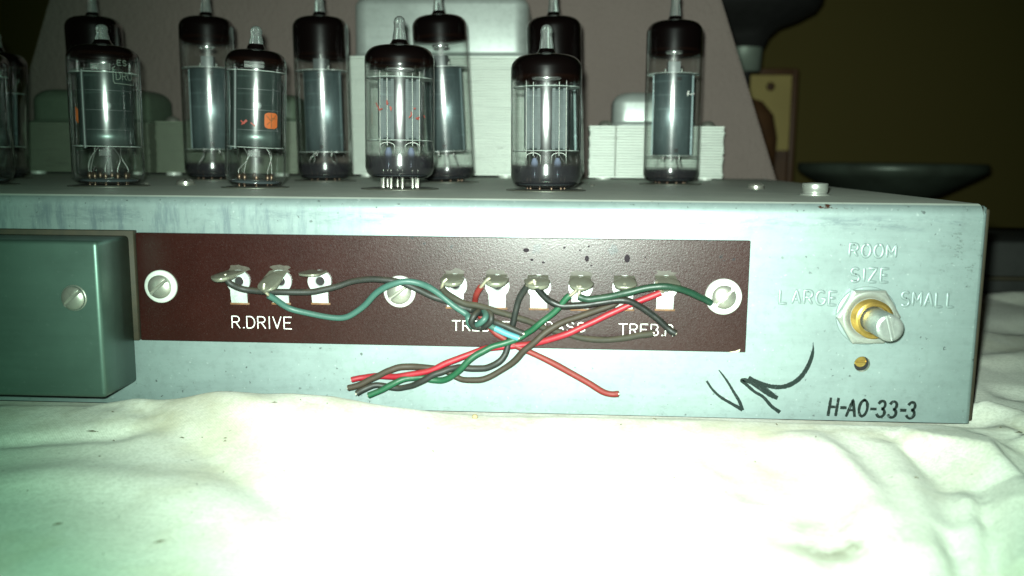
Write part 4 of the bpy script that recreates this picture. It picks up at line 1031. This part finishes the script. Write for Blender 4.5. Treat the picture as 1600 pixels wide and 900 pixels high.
# round dish
dY = 620; e0 = at(1250, 262, dY); e1 = at(1533, 262, dY); rd = (e1.x-e0.x)/2; cxd = (e0.x+e1.x)/2; zd = (e0.z+e1.z)/2
dish = thing('pedestal_dish', 'dark shallow round dish on a stem behind the right end of the chassis', 'dish', (cxd, dY, clothz(cxd, 560)-40))
O = T(0, 0, zd-(clothz(cxd, 560)-40))
MB(O).lathe([(.1, -2), (rd*.9, -2), (rd*.98, 4), (rd, 3.6), (rd, -3), (rd*.93, -7), (rd*.55, -24), (rd*.3, -30), (.1, -31)], 64).build('bowl', M['dish'], dish)
MB(O).lathe([(14, -30), (12, -60), (12, -740), (80, -760)], 32).build('stem', M['darkrubber'], dish)
# big round dark head on a stem, top right, cut by the frame
hY = 640
h0 = at(1165, 10, hY)
head = thing('round_head_stand', 'dark round head with curved underside on a pale stem, upper right behind the board', 'stand', (h0.x, hY, -760))
e1 = at(1282, 8, hY); rh = e1.x-h0.x; O = T(0, 0, 760)
MB(O).lathe([(.1, h0.z+12), (rh*.96, h0.z+12), (rh, h0.z+8), (rh*.99, h0.z+1), (rh*.92, h0.z-6), (rh*.70, h0.z-14), (rh*.46, h0.z-20), (rh*.33, h0.z-28), (rh*.26, h0.z-38), (.1, h0.z-38)], 64).build('round_head', M['darkrubber'], head)
MB(O).lathe([(rh*.97, h0.z+12.2), (rh*.95, h0.z+30), (.1, h0.z+34)], 64).build('top_pad', M['greyblock'], head)
z2 = at(1165, 112, hY).z
MB(O).lathe([(rh*.25, h0.z-38), (rh*.23, z2), (.1, z2)], 40).build('collar', M['greyblock'], head)
MB(O).lathe([(rh*.10, z2), (rh*.10, -740), (90, -758), (.1, -758)], 32).build('stem', M['darkrubber'], head)
# yellow panel with a knob on the wall
wY = 850
a = at(1120, 108, wY); c = at(1234, 330, wY)
pan = thing('wall_cabinet', 'yellow panelled cabinet with dark wood trim and round knob behind the board', 'cabinet', ((a.x+c.x)/2, wY, c.z))
O = T(-(a.x+c.x)/2, -wY, -c.z); t_ = 7
k = at(1222, 235, wY)
MB(O).box(a.x+t_, wY+2, c.z, c.x-t_, 1249, a.z-t_).build('cabinet_back', M['wood'], pan)
MB(O).box(a.x+t_+.3, wY-6, k.z, c.x-t_-.3, wY+1.9, a.z-t_-.3).build('yellow_panel', M['yellow'], pan)
MB(O).rbox(c.x-t_, wY-8, c.z, c.x, wY+19, a.z, 1.5, 2).build('trim_post', M['wood'], pan)
MB(O).rbox(a.x, wY-12, c.z, a.x+t_, wY+19, a.z, 1.5, 2).build('trim_post', M['wood'], pan)
MB(O).rbox(a.x+t_+.2, wY-12, a.z-t_, c.x-t_-.2, wY+19, a.z, 1.5, 2).build('trim_rail', M['wood'], pan)
kn = at(1202, 136, wY-6)
MB(O @ T(kn.x, wY-6, kn.z) @ FACE).lathe([(3.5, 0), (2.6, 2), (4.6, 5), (5, 7), (3.8, 9), (.1, 9.6)], 28).build('knob', M['wood'], pan)
# dark curved item in front of the panel
p = at(1180, 215, 760)
b = MB(); b.lathe([(.1, -60), (18, -58), (28, -30), (29, 0), (24, 24), (12, 38), (.1, 42)], 32, sy=.6)
o = b.build('rounded_case', M['wood']); o.location = Vector((p.x-6, 760, p.z))*MM
tag(o, 'dark brown rounded case just right of the tapering board edge', 'case')
# dark slab on the cloth at the far right
s0 = at(1548, 445, 236); s1 = at(1700, 378, 236); s0.z = max(s0.z, -60)
slab = thing('dark_slab', 'flat black case lying on the cloth beyond the right end of the chassis', 'case', (s1.x, 236, -59))
O = T(-s1.x, -236, 59)
MB(O).rbox(XE+14, 236, -57, s1.x+60, 330, s1.z+0, 2, 3).build('case_body', M['darkrubber'], slab)
MB(O).rbox(XE+12, 233.5, -50, s1.x+62, 300, -47.6, .8, 2).build('case_rim', M['rim'], slab)

# ------------------------------------------------------------------ crumbs and lint on the cloth
b = MB(); rr = random.Random(11)
spots = [(145, 681, 1.3), (178, 690, .4), (285, 690, .5), (90, 815, .7), (249, 845, .7), (185, 805, .3), (430, 671, .5), (677, 706, .5), (512, 667, .5), (570, 634, .5), (300, 805, .3), (1034, 650, .9), (1132, 657, .5), (1176, 657, .6), (1213, 678, .5), (1515, 655, .6), (1562, 684, .4), (1590, 694, 1.0), (1180, 722, .4), (1430, 760, .4), (970, 679, .3), (711, 651, .7)]
spots += [(rr.uniform(20, 1580), 600+rr.random()**1.5*280+60, rr.uniform(.15, .32)) for _ in range(34)]
for px, py, s_ in spots:
    p = atz(px, py, -57); z_ = clothz(p.x, p.y)
    if p.y > -2 and p.x < 108: continue
    a = rr.uniform(0, PI); L_ = s_*rr.uniform(1.0, 1.8); wv = s_*rr.uniform(.2, .4)
    b.M = T(p.x, p.y, z_+.15) @ Matrix.Rotation(a, 4, 'Z')
    b.add([(-L_, 0, 0), (0, -wv, 0), (L_, .1, 0), (0, wv, 0), (0, 0, .3)], [(0, 1, 4), (1, 2, 4), (2, 3, 4), (3, 0, 4)])
o = b.build('lint_specks', simple('lint', (.08, .07, .04), 0, .8)); o['kind'] = 'stuff'
o['label'] = 'tiny dark specks of lint scattered over the white cloth'; o['category'] = 'lint'
p = atz(742, 655, -55); z_ = clothz(p.x, p.y)
b = MB(T(p.x, p.y, z_+.5)); b.lathe([(.1, -.5), (.7, -.3), (.8, .2), (.4, .6), (.05, .7)], 9)
o = b.build('crumb', simple('crumb', (.30, .24, .13), 0, .8)); tag(o, 'small tan crumb on the cloth in front of the brown strip', 'crumb')
